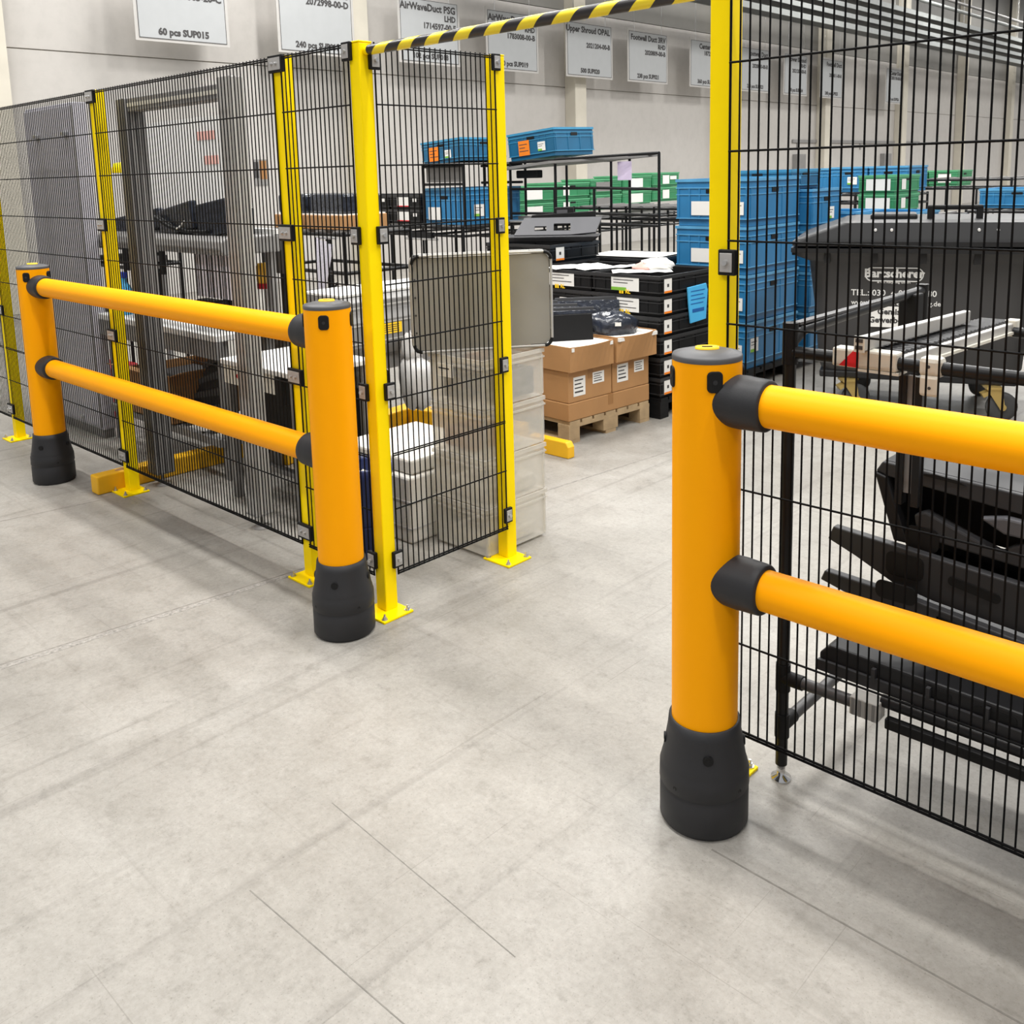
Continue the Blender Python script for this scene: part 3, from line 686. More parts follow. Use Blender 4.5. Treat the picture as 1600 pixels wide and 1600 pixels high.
# ------------------------------------------------------------------ cardboard boxes on a wooden pallet
CO = (-.94, 2.235); CRZ = R(-3.5)
pallet('wooden pallet under the cardboard boxes', -1.2, 0, 0, .8, 'wood', rz=CRZ, origin=CO)
def onC(u, v, z): q = Matrix.Rotation(CRZ, 2) @ Vector((u, v)); return (CO[0] + q.x, CO[1] + q.y, z)
def carton(lab, x0, x1, y0, y1, z0, H, labels=(), open_=False, curve=0.0):
    t = thing('cardboard_box', lab, 'box', onC(x0, y0, z0), CRZ, 'cardboard boxes on the wooden pallet')
    Lx, Wy = x1 - x0, y1 - y0
    if not open_:
        MB().box(0, Lx, 0, Wy, 0, H).build('box', 'card', t, bevel=.005)
        MB().box(Lx * .0, Lx + .0008, Wy / 2 - .025, Wy / 2 + .025, H - .07, H + .0008).build('tape', 'carddk', t)
    else:
        mb = MB(); n = 8
        for (xa, xb, ya, yb_) in ((0, Lx, 0, .008), (0, Lx, Wy - .008, Wy), (0, .008, .008, Wy - .008)): mb.box(xa, xb, ya, yb_, 0, H)
        mb.box(.008, Lx - .008, .008, Wy - .008, 0, .02)
        for i in range(n):   # right wall bows outwards along its top
            y0_, y1_ = .008 + (Wy - .016) * i / n, .008 + (Wy - .016) * (i + 1) / n
            b0, b1 = (curve * math.sin(PI * (i + s) / n) for s in (0, 1))
            mb.add([(Lx - .008, y0_, 0), (Lx, y0_, 0), (Lx, y1_, 0), (Lx - .008, y1_, 0), (Lx - .008 + b0, y0_, H), (Lx + b0, y0_, H), (Lx + b1, y1_, H), (Lx - .008 + b1, y1_, H)],
                   [(0, 3, 2, 1), (4, 5, 6, 7), (0, 1, 5, 4), (1, 2, 6, 5), (2, 3, 7, 6), (3, 0, 4, 7)])
        mb.build('box', 'card', t)
        MB().box(.012, Lx - .012 + curve * .6, .012, Wy - .012, H - .03, H - .006).build('liner', 'paper', t)
    for (v, z, w_, h) in labels:
        s = MB().box(Lx, Lx + .0015, v - w_ / 2, v + w_ / 2, z - h / 2, z + h / 2).build('label', 'paper', t)
        for i in range(3): MB().box(Lx + .0015, Lx + .0025, v - w_ * .4, v + w_ * (.3 - .15 * (i == 1)), z + h * (.3 - .2 * i), z + h * (.36 - .2 * i)).build('print_line', 'ink', s)
        MB().box(Lx + .0015, Lx + .0025, v - w_ * .4, v + w_ * .3, z - h * .32, z - h * .24).build('print_line', 'ink', s)
    return t
carton('wide low cardboard box directly on the wooden pallet', -1.1, 0, 0, .80, .146, .115)
carton('cardboard box with two white labels, middle tier, nearer side', -1.1, -.004, .005, .415, .263, .205, ((.1, .1, .11, .125), (.28, .13, .11, .075)))
carton('cardboard box with two white labels, middle tier, far side', -1.1, -.004, .425, .80, .263, .205, ((.1, .12, .11, .12), (.27, .14, .1, .075)))
carton('open cardboard box with white liner, top tier, nearer side', -1.12, .03, -.01, .40, .470, .16, open_=True, curve=.03)
carton('open cardboard box with white liner, top tier, far side', -.78, .04, .415, .83, .470, .17, open_=True, curve=.05)
ZC = .470 + .16
for i, (u0, v0, ang, ln, h, tilt, lab) in enumerate((
    (-.17, .21, 58, .30, .19, -10, 'glossy black flat panel standing in the near open box'),
    (-.33, .30, 52, .44, .21, -16, 'black bagged panel just behind the glossy black panel'),
    (-.50, .30, 50, .46, .22, -18, 'second black bagged panel behind the glossy panel'),
    (-.68, .30, 48, .44, .23, -20, 'third black bagged panel behind the glossy panel'),
    (-.42, .64, 50, .44, .24, -18, 'black bagged panel leaning in the far open box'))):
    t = thing('panel_part', lab, 'panel', onC(u0, v0, ZC - .025), R(ang) + CRZ, 'bagged black panels in the open boxes')
    T = Matrix.Rotation(R(tilt), 4, 'X')
    mb = MB().box(-ln / 2, ln / 2, -.008, .008, 0, h, T); mb.build('panel', 'black2' if i == 0 else 'part', t, bevel=.003)
    if i: MB().box(-ln / 2 - .01, ln / 2 + .01, -.02, -.009, 0, h * .9, T).build('film', 'film', t, bevel=.004)
    MB().box(-ln / 2, ln / 2, .0, .035, h - .006, h + .004, T).build('flange', 'partlt' if i else 'black', t)
t = thing('bagged_part', 'shiny black bagged part with white sticker in the far open box', 'bag', onC(-.13, .56, ZC - .02), R(40))
MB().blob((0, 0, .07), (.19, .13, .10), amp=.12, seed=12, zmin=0.001).build('bag_film', 'film', t)
MB().box(.02, .06, -.135, -.128, .09, .115).build('sticker', 'paper', t)
t = thing('kerb_block', 'short yellow floor kerb end beside the wooden pallet', 'kerb', (-.96, 1.99, 0), 0)
MB().prism([(-.1, 0), (.22, 0), (.22, .07), (.2, .1), (-.1, .1)], 0, .06, 'xz').build('block', 'kerb', t, bevel=.006)

# ------------------------------------------------------------------ clear bins with the grey case on top
GX = 'stack of clear bins behind the mesh'
for k in range(4):
    x0, x1, y0, y1, z0, H = -.385, -.03, .60, 1.005, .012 + k * .226, .224
    t = thing('clear_bin', ('lowest', 'second lowest', 'second highest', 'highest')[k] + ' clear plastic bin in the stack by the gate', 'bin', ((x0 + x1) / 2, (y0 + y1) / 2, z0), 0, GX)
    a, b_ = (x1 - x0) / 2, (y1 - y0) / 2
    mb = MB()
    for (q0, q1, w0, w1) in ((-a * .96, a * .96, -b_ * .96, -b_ * .96 + .004), (-a * .96, a * .96, b_ * .96 - .004, b_ * .96), (-a * .96, -a * .96 + .004, -b_ * .96, b_ * .96), (a * .96 - .004, a * .96, -b_ * .96, b_ * .96)):
        mb.box(q0, q1, w0, w1, .004, H - .004)
    mb.box(-a * .95, a * .95, -b_ * .95, b_ * .95, 0, .004)
    mb.build('tub', 'clear', t)
    rim = MB()
    for z_a, z_b in ((H - .02, H - .002), (H - .045, H - .037)):
        rim.box(-a, a, -b_, -b_ * .955, z_a, z_b).box(-a, a, b_ * .955, b_, z_a, z_b).box(-a, -a * .955, -b_, b_, z_a, z_b).box(a * .955, a, -b_, b_, z_a, z_b)
    rim.build('rim', 'clear', t)
    for sx in (-.96, .96):
        for sy in (-.96, .96): MB().tube((sx * a * .97, sy * b_ * .97, .01), (sx * a * .97, sy * b_ * .97, H - .03), .011, 8).build('corner_rib', 'clear', t)
for (x, y, z, dx, dy, dz, m_, nm, lab) in ((-.27, .72, .705, .13, .16, .13, 'film', 'grey_part', 'grey blue part inside the top clear bin, nearer the corner post'), (-.10, .82, .705, .11, .26, .13, 'film', 'grey_part', 'grey blue part inside the top clear bin, on its right side'), (-.24, .75, .475, .2, .22, .09, 'card', 'carton_insert', 'tan carton inside the second highest clear bin'), (-.2, .8, .25, .28, .32, .07, 'foam', 'foam_insert', 'white foam piece inside the second lowest clear bin'), (-.2, .8, .022, .28, .3, .06, 'foam', 'foam_insert', 'white foam piece inside the lowest clear bin')):
    t = thing(nm, lab, 'part', (x, y, z), 0)
    MB().box(-dx / 2, dx / 2, -dy / 2, dy / 2, 0, dz).build('block', m_, t, bevel=.012)
    MB().box(-dx * .3, dx * .3, -dy * .3, dy * .3, dz, dz + .01).build('top_flange', m_, t, bevel=.004)
t = thing('bin_label', 'white paper label on the front of the top clear bin', 'label', (-.27, .597, .845))
MB().box(-.055, .055, -.0016, 0, -.03, .03).build('sheet', 'paper', t)
MB().box(-.04, .03, -.0024, -.0016, .005, .011).build('print_line', 'ink', t)

t = thing('flight_case', 'grey aluminium framed case standing on the stack of clear bins', 'case', (-.372, .511, .925), R(54.8))
CL, CH, CT = .638, .435, .07
MB().prism(rrect(.008, CL - .008, .008, CH - .008, .03), .004, CT - .004, 'xz').build('case_panel', 'greyboard', t)
for yy in (0, CT):
    pts = rrect(0, CL, 0, CH, .035); pts3 = [(a, yy, b_) for a, b_ in pts]; MB().path(pts3 + [pts3[0]], .006, 8).build('edge_profile', 'alu', t)
for cx_, cz_ in ((.05, CH), (CL - .05, CH), (.05, 0), (CL - .05, 0)):
    s = 1 if cz_ > .1 else -1
    MB().box(cx_ - .04, cx_ + .035, .008, CT - .008, cz_ - .002 if s > 0 else -.003, cz_ + .003 if s > 0 else .002).build('corner_fitting', 'black2', t)
for x_ in (-.001, CL - .002):
    for z_ in (.04, CH - .075): MB().box(x_ - .002, x_ + .005, .01, CT - .01, z_, z_ + .035).build('corner_fitting', 'black2', t)
for cx_, cz_, a0 in ((CL - .035, .035, -90), (CL - .035, CH - .035, 0), (.035, CH - .035, 90), (.035, .035, 180)):
    MB().path([(cx_ + .034 * math.cos(R(a0 + 15 * q)), -.0035, cz_ + .034 * math.sin(R(a0 + 15 * q))) for q in range(7)], .0075, 8).build('corner_fitting', 'black2', t)
for i in range(4): MB().tube((.012, -.001, .09 + i * .08), (.012, -.004, .09 + i * .08), .005, 8).build('rivet', 'ink', t)

# ------------------------------------------------------------------ white foam boxes, blue bin, bag
for k, (x0, x1, y0, y1, z0, z1, lab) in enumerate(((-.98, -.435, .5, 1.0, 0, .325, 'lower white foam box behind the corner post mesh'), (-1.0, -.455, .53, 1.03, .327, .40, 'white foam lid stacked on the lower foam box'))):
    t = thing('foam_box', lab, 'box', (x0, y0, z0), 0, 'white foam boxes')
    MB().box(0, x1 - x0, 0, y1 - y0, 0, z1 - z0).build('box', 'foam', t, bevel=.012)
    if k == 0:
        for z_ in (.07, .2): MB().box(-.002, x1 - x0 + .002, -.002, y1 - y0 + .002, z_, z_ + .008).build('seam', 'bag', t)
t = thing('waste_bin', 'round navy blue bin beside the corner post', 'bin', (-.535, .31, 0))
MB().lathe([(.10, 0), (.105, .004), (.128, .36), (.136, .385), (.136, .425), (.129, .43), (.122, .40), (.098, .02), (0, .02)], 32, capb=False).build('tub', 'navy', t)
for z_ in (.15, .385): MB().lathe([(.1135 + z_ * .055, z_), (.1155 + z_ * .055, z_ + .004), (.1135 + z_ * .055, z_ + .008)], 32, capa=False, capb=False).build('ring', 'navy', t)
t = thing('scrap_paper', 'crumpled brown paper inside the navy bin', 'paper', (-.535, .31, .30))
MB().blob((0, 0, .03), (.1, .09, .05), amp=.2, seed=3).build('crumple', 'cream', t)
t = thing('plastic_bag', 'bulging white plastic bag hanging from the grey conveyor', 'bag', (-1.205, 1.22, .42))
MB().blob((0, 0, .13), (.11, .10, .15), amp=.1, seed=21).build('bag_film', 'bag', t)
MB().blob((-.05, .01, .31), (.06, .06, .09), amp=.15, seed=22).build('bag_neck', 'bag', t)
t = thing('floor_kerb', 'orange yellow floor kerb corner behind the foam boxes', 'kerb', (-2.2, 2.0, 0), R(8))
MB().box(-.06, .06, -1.2, 0, 0, .12).build('kerb_beam', 'kerb', t, bevel=.01)
MB().box(.06, 1.0, -.1, 0.02, 0, .12).build('kerb_beam', 'kerb', t, bevel=.01)

# grey conveyor behind the corner
t = thing('conveyor', 'grey conveyor with yellow sticker behind the corner fence post', 'conveyor', (-1.32, .86, 0))
prof = [(0, .78), (.0, .92), (-.03, .98), (-.03, 1.03), (-.09, 1.06), (-.5, 1.06), (-.5, .72), (-.03, .72)]
MB().prism([(a, b_) for a, b_ in prof], 0, 1.3, 'xz').build('housing', 'machine', t, bevel=.008)
MB().box(-.46, -.08, .0, 1.3, 1.06, 1.072).build('belt', 'white', t)
for z_ in (.80, .90, 1.0): MB().box(.0, .004, 0.0, 1.3, z_, z_ + .008).build('groove_trim', 'alu', t)
MB().box(.001, .003, .20, .36, .835, .895).build('sticker', 'emblem', t)
for i in range(4): MB().box(.003, .0036, .22, .34, .845 + i * .012, .849 + i * .012).build('print_line', 'ink', t)
MB().box(-.3, -.06, .1, 1.25, .62, .72).build('lower_beam', 'aludark', t)
MB().box(-.2, -.05, .16, .3, .45, .62).build('motor', 'black2', t, bevel=.02)
for y_ in (.12, 1.2):
    for x_ in (-.44, -.08): MB().box(x_ - .03, x_ + .03, y_ - .03, y_ + .03, 0, .72).build('leg', 'aludark', t)

# bench between frame and post
t = thing('workbench', 'pale workbench with red button behind the left rails', 'bench', (-1.74, .3, 0))
MB().box(0, .68, 0, .5, .745, .775).build('top', 'white', t, bevel=.006)
MB().box(0.01, .53, .01, .05, .645, .745).build('apron', 'cream', t)
MB().box(.53, .59, .0, .06, .60, .745).build('end_cover', 'black2', t, bevel=.004)
MB().tube((.18, .01, .70), (.18, -.004, .70), .012, 12).build('button', 'red', t)
for x_ in (.03, .65):
    for y_ in (.04, .46): MB().box(x_ - .02, x_ + .02, y_ - .02, y_ + .02, 0, .745).build('leg', 'aludark', t)
MB().box(.02, .62, .1, .46, .3, .62).build('drawer_case', 'black2', t, bevel=.006)
MB().box(.0, .66, .2, .24, .12, .15).build('cross_beam', 'aludark', t)
t = thing('printer', 'pale desktop device on the workbench behind the orange rail', 'device', (-2.5, .88, .0))
MB().box(0, .5, 0, .35, .60, .86).build('housing', 'machine', t, bevel=.015)
MB().box(0.02, .3, -.003, 0, .78, .84).build('front_panel', 'white', t)
MB().box(.34, .56, -.03, .3, .80, .875).build('sleeve_tray', 'mesh', t, bevel=.01)
MB().box(.02, .48, .02, .33, 0, .60).build('stand', 'black2', t)
t = thing('monitor', 'dark grey monitor on a stand behind the second yellow post', 'monitor', (-2.17, .95, .86))
MB().box(-.14, .14, 0, .03, .29, .53).build('screen', 'ink', t, bevel=.006)
MB().box(-.13, .13, .03, .06, .31, .51).build('rear_cover', 'black', t, bevel=.012)
MB().tube((0, .05, 0.02), (0, .05, .34), .016, 10).build('stand', 'black2', t)
MB().box(-.1, .1, 0, .12, 0, .02).build('foot', 'black2', t)
t = thing('tool_bag', 'black tool bag hanging below the dark monitor', 'bag', (-2.26, .72, .94))
MB().blob((0, 0, .10), (.11, .07, .13), amp=.08, seed=31).build('bag', 'black2', t)
MB().path([(-.06, 0, .2), (-.05, 0, .32), (.05, 0, .32), (.06, 0, .2)], .008, 6).build('strap', 'black', t)
t = thing('amber_lamp', 'small amber lamp left of the second yellow post', 'lamp', (-2.14, .86, 1.10))
MB().lathe([(.05, 0), (.06, .03), (.06, .09), (.045, .12), (0, .125)], 20, capb=False).build('lens', 'gold', t)
MB().lathe([(.062, -.03), (.062, 0), (.05, .002)], 20).build('base', 'red', t)
MB().tube((0, 0, -.235), (0, 0, -.03), .012, 8).build('stem', 'steel', t)
t = thing('white_cloth', 'white sleeve cloth hanging right of the second yellow post', 'cloth', (-2.42, 1.5, .98))
mb = MB(); n = 10
vs = [(-.1 + .2 * (i / n) * (.4 + .6 * s) - .02 * (1 - s), .02 * math.sin(i * 1.7), .0 + .34 * s - .05 * (i / n)) for s in (0, .25, .5, .75, 1) for i in range(n + 1)]
mb.add(vs, [(j * (n + 1) + i, j * (n + 1) + i + 1, (j + 1) * (n + 1) + i + 1, (j + 1) * (n + 1) + i) for j in range(4) for i in range(n)], True)
mb.build('cloth', 'mesh', t)
MB().tube((-.12, .02, .34), (.1, .02, .34), .01, 8).build('rod', 'steel', t)
MB().tube((-.12, .02, -.98), (-.12, .02, .34), .012, 8).build('pole', 'tube', t)

# ------------------------------------------------------------------ aluminium frame workstation on the left
t = thing('profile_frame', 'portal frame of aluminium profile standing behind the left rails', 'frame', (-1.205, .165, 0))
def profile(t, x, y, z0, z1, m, s=.045):
    MB().box(x - s, x + s, y - s, y + s, z0, z1).build('upright', m, t, bevel=.004)
    for k in (-.5, .0, .5):
        MB().box(x + k * s * 1.3 - .004, x + k * s * 1.3 + .004, y - s - .0012, y - s, z0, z1).build('groove', 'aludark' if m == 'alu' else 'ink', t)
        MB().box(x + s, x + s + .0012, y + k * s * 1.3 - .004, y + k * s * 1.3 + .004, z0, z1).build('groove', 'aludark' if m == 'alu' else 'ink', t)
profile(t, 0, 0, .075, 2.19, 'alu')
profile(t, -1.045, 0, .075, 2.16, 'aludark', .055)
MB().box(-.99, -.045, -.04, .04, 2.09, 2.16).build('top_beam', 'aludark', t, bevel=.004)
MB().box(-.99, -.045, -.042, -.04, 2.115, 2.135).build('groove', 'cream', t)
for x_ in (0, -1.045):
    MB().lathe([(.045, 0), (.045, .006), (.02, .014), (.008, .016), (.008, .075)], 20, c=(x_ + .01, 0, 0)).build('levelling_foot', 'aludark', t)
    MB().box(x_ - .05, x_ + .05, -.05, .05, .07, .078).build('foot_plate', 'aludark', t)
t = thing('shelf_station', 'workstation with grey curved counter and white worktop behind the left frame', 'workstation', (-3.55, .35, 0))
MB().prism([(.13, 1.30), (.10, 1.335), (.115, 1.38), (.16, 1.40), (.5, 1.40), (.5, 1.30)], 0, 1.62, 'yz').build('counter', 'machine', t, bevel=.01)
MB().box(.0, 1.62, .46, .5, 1.40, 1.43).build('counter_upstand', 'white', t)
MB().box(.05, 1.6, .05, .46, .82, .86).build('worktop', 'white', t, bevel=.006)
MB().box(.05, 1.6, .05, .09, .72, .82).build('apron', 'machine', t)
for x_ in (.1, 1.54):
    for y_ in (.12, .42): MB().box(x_ - .025, x_ + .025, y_ - .025, y_ + .025, 0, .82).build('leg', 'aludark', t)
MB().box(.08, .13, .46, .5, .82, 1.30).build('counter_support', 'aludark', t)
MB().box(1.5, 1.55, .46, .5, .82, 1.30).build('counter_support', 'aludark', t)
MB().box(-.75, .55, .86, .88, 1.40, 2.16).build('back_panel', 'white', t)
for z_, xa, ww in ((2.03, .06, .26), (1.86, .14, .20)): MB().box(xa, xa + ww, .857, .86, z_ - .03, z_ + .03).build('red_mark', 'palered', t)  # two flat pale red marks on the back panel
for x_ in (-.7, .5): MB().box(x_ - .02, x_ + .02, .88, .92, 0, 2.1).build('panel_post', 'aludark', t)
for y_ in (.08, .44): MB().box(.1, 1.54, y_ - .02, y_ + .02, .2, .245).build('lower_beam', 'aludark', t)
for x_ in (.1, 1.54): MB().box(x_ - .02, x_ + .02, .08, .44, .2, .245).build('lower_beam', 'aludark', t)
for x_ in (.4, .7, 1.0, 1.3): MB().box(x_ - .02, x_ + .02, .08, .44, .225, .245).build('lower_slat', 'aludark', t)
MB().box(1.15, 1.55, .20, .21, 1.04, 1.29).build('perforated_screen', 'mesh', t)
for i in range(9): MB().box(1.16 + i * .045, 1.166 + i * .045, .197, .20, 1.04, 1.29).build('screen_bar', 'ink', t)
t = thing('yellow_cap', 'yellow plastic hood beside the left aluminium upright', 'hood', (-3.17, .52, 1.78))
MB().lathe([(.075, 0), (.075, .03), (.06, .06), (0, .07)], 20, capb=False).build('hood', 'yellow', t)
MB().tube((0, .06, -.38), (0, .06, .0), .018, 8).build('stem', 'aludark', t)
for i, (x_, y_, ll, h_, a, lab) in enumerate(((-3.2, .70, .5, .12, 8, 'bundle of dark bagged parts at the left end of the grey counter'), (-2.66, .70, .5, .17, -4, 'stack of dark bagged panels in the middle of the grey counter'), (-2.2, .70, .36, .2, 5, 'dark bagged panels at the right end of the grey counter'))):
    t = thing('bagged_bundle', lab, 'bundle', (x_, y_, 1.402), R(a), 'bagged parts on the grey counter')
    for j in range(3): MB().box(-ll / 2 + j * .02, ll / 2 - j * .03, -.12 + j * .07, -.07 + j * .07, 0, h_ - j * .02, Matrix.Rotation(R(-8 + 5 * j), 4, 'Y')).build('panel', ('film', 'part', 'film')[j], t, bevel=.01)
t = thing('cable_bundle', 'black cable bundle with a white tie on the grey counter', 'cables', (-2.6, .56, 1.402))
for j in range(4): MB().path([(-.3, .02 * j, .1), (-.1, .03 * j, .04), (.1, .01 * j, .015), (.35, .02 * j, .02)], .012, 6).build('cable', 'black2', t)
MB().path([(0, -.01, .03), (.06, -.01, .05), (.1, -.01, .08)], .005, 5).build('tie', 'white', t)
t = thing('wire_crate', 'black wire crate on tall black legs under the grey counter', 'rack', (-3.2, .62, .86))
for z_ in (.28, .33, .39, .44): MB().tube((-.25, 0, z_), (.25, 0, z_ + .01), .012, 6).build('bar', 'black2', t)
for x_ in (-.25, -.08, .08, .25): MB().box(x_ - .02, x_ + .02, -.01, .01, .27, .47).build('bar', 'black2', t)
for x_ in (-.06, .14): MB().box(x_ - .025, x_ + .025, -.02, .02, 0, .3).build('leg', 'black2', t)
t = thing('spray_bottle', 'pale blue bottle on the white worktop', 'bottle', (-3.28, .50, .86))
MB().lathe([(.045, 0), (.05, .01), (.05, .16), (.03, .2), (.018, .21), (.018, .24)], 20).build('bottle', 'sky', t)
MB().box(-.03, .03, -.015, .015, .24, .28).build('spray_head', 'bluepart', t, bevel=.006)
t = thing('black_tool', 'black clamp tool lying on the white worktop', 'tool', (-2.2, .58, .86))
MB().box(-.22, .02, -.05, .05, .04, .16).build('body', 'black2', t, bevel=.02)
MB().box(.02, .2, -.06, .06, .02, .13).build('jaw', 'black2', t, bevel=.02)
MB().box(-.2, .18, -.04, .04, 0, .04).build('foot', 'ink', t)
t = thing('open_carton', 'open brown cardboard box on the lower shelf of the workstation', 'box', (-3.1, .40, .247))
mb = MB()
for q in ((0, .56, 0, .006), (0, .56, .47, .476)): mb.box(q[0], q[1], q[2], q[3], 0, .3)
mb.box(0, .006, 0, .476, 0, .3).box(.554, .56, 0, .476, 0, .3).box(0, .56, 0, .476, 0, .006); mb.build('box', 'card', t)
MB().prism([(.0, .30), (-.14, .34), (-.14, .344), (.0, .306)], 0, .56, 'yz').build('flap', 'card', t)
MB().add([(.56, 0, .3), (.56, .476, .3), (.72, .476, .345), (.72, 0, .345), (.56, 0, .304), (.56, .476, .304), (.72, .476, .349), (.72, 0, .349)], [(0, 3, 2, 1), (4, 5, 6, 7), (0, 1, 5, 4), (1, 2, 6, 5), (2, 3, 7, 6), (3, 0, 4, 7)]).build('flap', 'card', t)
MB().box(.03, .53, .03, .44, .006, .25).build('filling', 'ink', t)
t = thing('vent_panel', 'black louvred plastic panel leaning beside the open carton', 'panel', (-2.22, .48, .247), R(-4))
mb = MB()
mb.prism([(-.36, .05), (-.30, .0), (.14, .0), (.14, .45), (.04, .46), (-.02, .42)], .02, .03, 'xz'); mb.build('sheet', 'black2', t)
for k in range(4):
    z_ = .07 + k * .1; x0_ = -.28 + k * .075
    MB().add([(x0_, 0, z_), (.13, 0, z_ + .07), (.13, .02, z_ + .075), (x0_, .02, z_ + .005), (x0_, 0, z_ + .03), (.13, 0, z_ + .115), (.13, .02, z_ + .12), (x0_, .02, z_ + .035)], [(0, 3, 2, 1), (4, 5, 6, 7), (0, 1, 5, 4), (1, 2, 6, 5), (2, 3, 7, 6), (3, 0, 4, 7)]).build('slat', 'part', t)

# tall sheet metal cabinet and things left of it
t = thing('metal_cabinet', 'tall lilac grey sheet metal cabinet behind the leftmost fence panel', 'cabinet', (-4.32, .35, 0))
MB().box(0, .83, .012, .10, .06, 2.24).build('body', 'lilac', t, bevel=.006)
MB().box(.015, .815, 0, .012, .08, 2.22).build('door', 'lilac', t, bevel=.004)
MB().box(.815, .823, -.001, .012, .08, 2.22).build('door_edge', 'aludark', t)
for x_ in (.24, .72): MB().box(x_ - .03, x_ + .03, -.03, 0, 2.03, 2.055).build('handle', 'steel', t, bevel=.004)
MB().tube((.55, 0, .12), (.55, -.02, .12), .016, 12).build('lock', 'steel', t)
MB().box(0.01, .82, .02, .09, 0, .06).build('plinth', 'aludark', t)
t = table_rack('small black tube rack between the grey cabinet and the fence post', -4.9, -4.25, .95, 1.4, 1.25, mids=(.72, .55, 1.08), lane=False)
for k, z_ in enumerate((1.225, 1.1, .73, .57)):
    b_ = thing('black_box', 'flat black box in the small rack, %s of four' % ('topmost', 'second', 'third', 'lowest')[k], 'box', (-4.6, 1.15, z_))
    MB().box(-.28, .28, -.18, .18, 0, .045 if k else .03).build('box', 'black2', b_, bevel=.006)
    MB().box(-.15, .2, -.183, -.18, .012, .022).build('print_line', 'paper', b_)
t = thing('red_bin', 'dark red bin on the floor behind the grey cabinet', 'bin', (-4.16, .72, 0))
MB().taper(-.16, .16, -.14, .14, 0, .38, .86).build('tub', 'red', t, bevel=.02)
MB().box(-.17, .17, -.15, .15, .36, .385).build('rim', 'red', t, bevel=.01)
t = thing('floor_kerb', 'yellow floor kerb beam starting beside the fence post foot', 'kerb', (-2.425, -.17, 0))
MB().box(0, .09, 0, 1.6, 0, .105).build('kerb_beam', 'kerb', t, bevel=.008)
for y_ in (.16, .9): 
    mb = MB().lathe([(.022, .105), (.022, .1062), (0, .1062)], 16, capb=False); mb.v = [(vx + .045, vy * 1.7 + y_, vz) for vx, vy, vz in mb.v]; mb.build('fixing_slot', 'carddk', t)

# ------------------------------------------------------------------ racks with crates further back
t = table_rack('long black tube rack carrying black crates and blue crates', -6.95, -4.10, 4.35, 5.3, 1.20, mids=(1.10, .35), nx=6)
for x_ in (0.4, 1.3, 2.2):
    tubepart(t, (x_, -.02, .2), (x_ + .3, -.02, .5), name='brace')
    MB().box(x_ - .18, x_ + .2, -.03, .02, 1.07, 1.13).build('roller_bracket', 'black', t, bevel=.005)
    MB().tube((x_ - .2, -.035, 1.06), (x_ + .3, -.035, 1.06), .012, 8).build('roller', 'steel', t)
for x_ in (2.27, 2.88):
    for y_ in (0, .9): tubepart(t, (x_, y_, 1.2), (x_, y_, 1.83), name='upper_upright')
for y_ in (0, .85): tubepart(t, (2.27, y_, 1.80), (2.88, y_, 1.80), name='upper_beam'); tubepart(t, (2.27, y_, 1.62), (2.88, y_, 1.62), name='upper_beam')
MB().box(2.2, 2.9, -.1, .9, 1.815, 1.83).build('upper_shelf', 'machine', t)
MB().box(2.3, 2.85, 0.02, .04, 1.64, 1.8).build('shelf_screen', 'machine', t)
GBK = 'black crates on the long rack'
for i in range(4):
    for k in range(2):
        x0 = -6.9 + i * .53
        crate('rack_crate', '%s black crate on the long rack, %s from the left' % (('lower', 'upper')[k], ('first', 'second', 'third', 'fourth')[i]), 'blackcrate', x0, x0 + .52, 4.4, 4.95, 1.21 + k * .155, .15, GBK,
              tags=[('y', -.1, .5, .2, .1, 'paper', 'redband' if i > 1 else 'lines'), ('y', .62, .62, .06, .035, 'paper', 'none')])
crate('blue_crate', 'large blue crate on the long rack behind the corner fence', 'blue', -4.75, -4.1, 4.4, 5.2, 1.21, .37, tags=[('y', -.45, .3, .2, .13, 'paper', 'none'), ('x', -.55, .38, .14, .12, 'paper', 'greenband')])
crate('blue_tote', 'teal blue tote with an orange sheet on the long rack, seen through the mesh', 'bluedk', -4.74, -4.14, 4.4, 5.05, 1.835, .23, 'teal totes with orange sheets', tags=[('y', -.35, .42, .15, .14, 'orangepaper', 'lines'), ('y', .35, .36, .09, .08, 'paper', 'greenband')], rot=(R(0), R(-3.5), R(0)))
# second rack with tote on top
t = thing('flow_rack', 'black tube flow rack with a teal tote and a lilac sheet on its top', 'rack', (-4.05, 5.0, 0), 0, 'black tube racks of the store')
for x_, y_, z1 in ((0, 0, 1.83), (.62, 0, 1.83), (.62, .9, 1.83), (1.2, .45, 1.86), (1.62, .35, 1.87), (0, .9, 1.83), (.3, .35, 1.55), (.95, .2, 1.55)): tubepart(t, (x_, y_, 0), (x_, y_, z1), name='upright')
for z_ in (1.82,): tubepart(t, (0, 0, z_), (.62, 0, z_ + .01), name='beam'); tubepart(t, (.62, 0, z_ + .02), (1.62, .35, z_ + .05), name='beam'); tubepart(t, (.62, .9, z_), (1.62, .35, z_ + .05), name='beam'); tubepart(t, (0, .9, z_), (.62, .9, z_), name='beam')
MB().add([(-.05, -.1, 1.74), (.62, -.1, 1.80), (1.5, .5, 1.84), (.5, .8, 1.80), (-.05, -.1, 1.77), (.62, -.1, 1.825), (1.5, .5, 1.855), (.5, .8, 1.82)], [(0, 3, 2, 1), (4, 5, 6, 7), (0, 1, 5, 4), (1, 2, 6, 5), (2, 3, 7, 6), (3, 0, 4, 7)]).build('lane', 'machine', t)
for z_ in (1.30, 1.55, 1.2): tubepart(t, (0, 0, z_), (.95, .2, z_), name='beam'); tubepart(t, (.95, .2, z_), (1.62, .35, z_ - .02), name='beam')
MB().box(.05, .9, .05, .5, 1.24, 1.27).build('lane', 'machine', t)
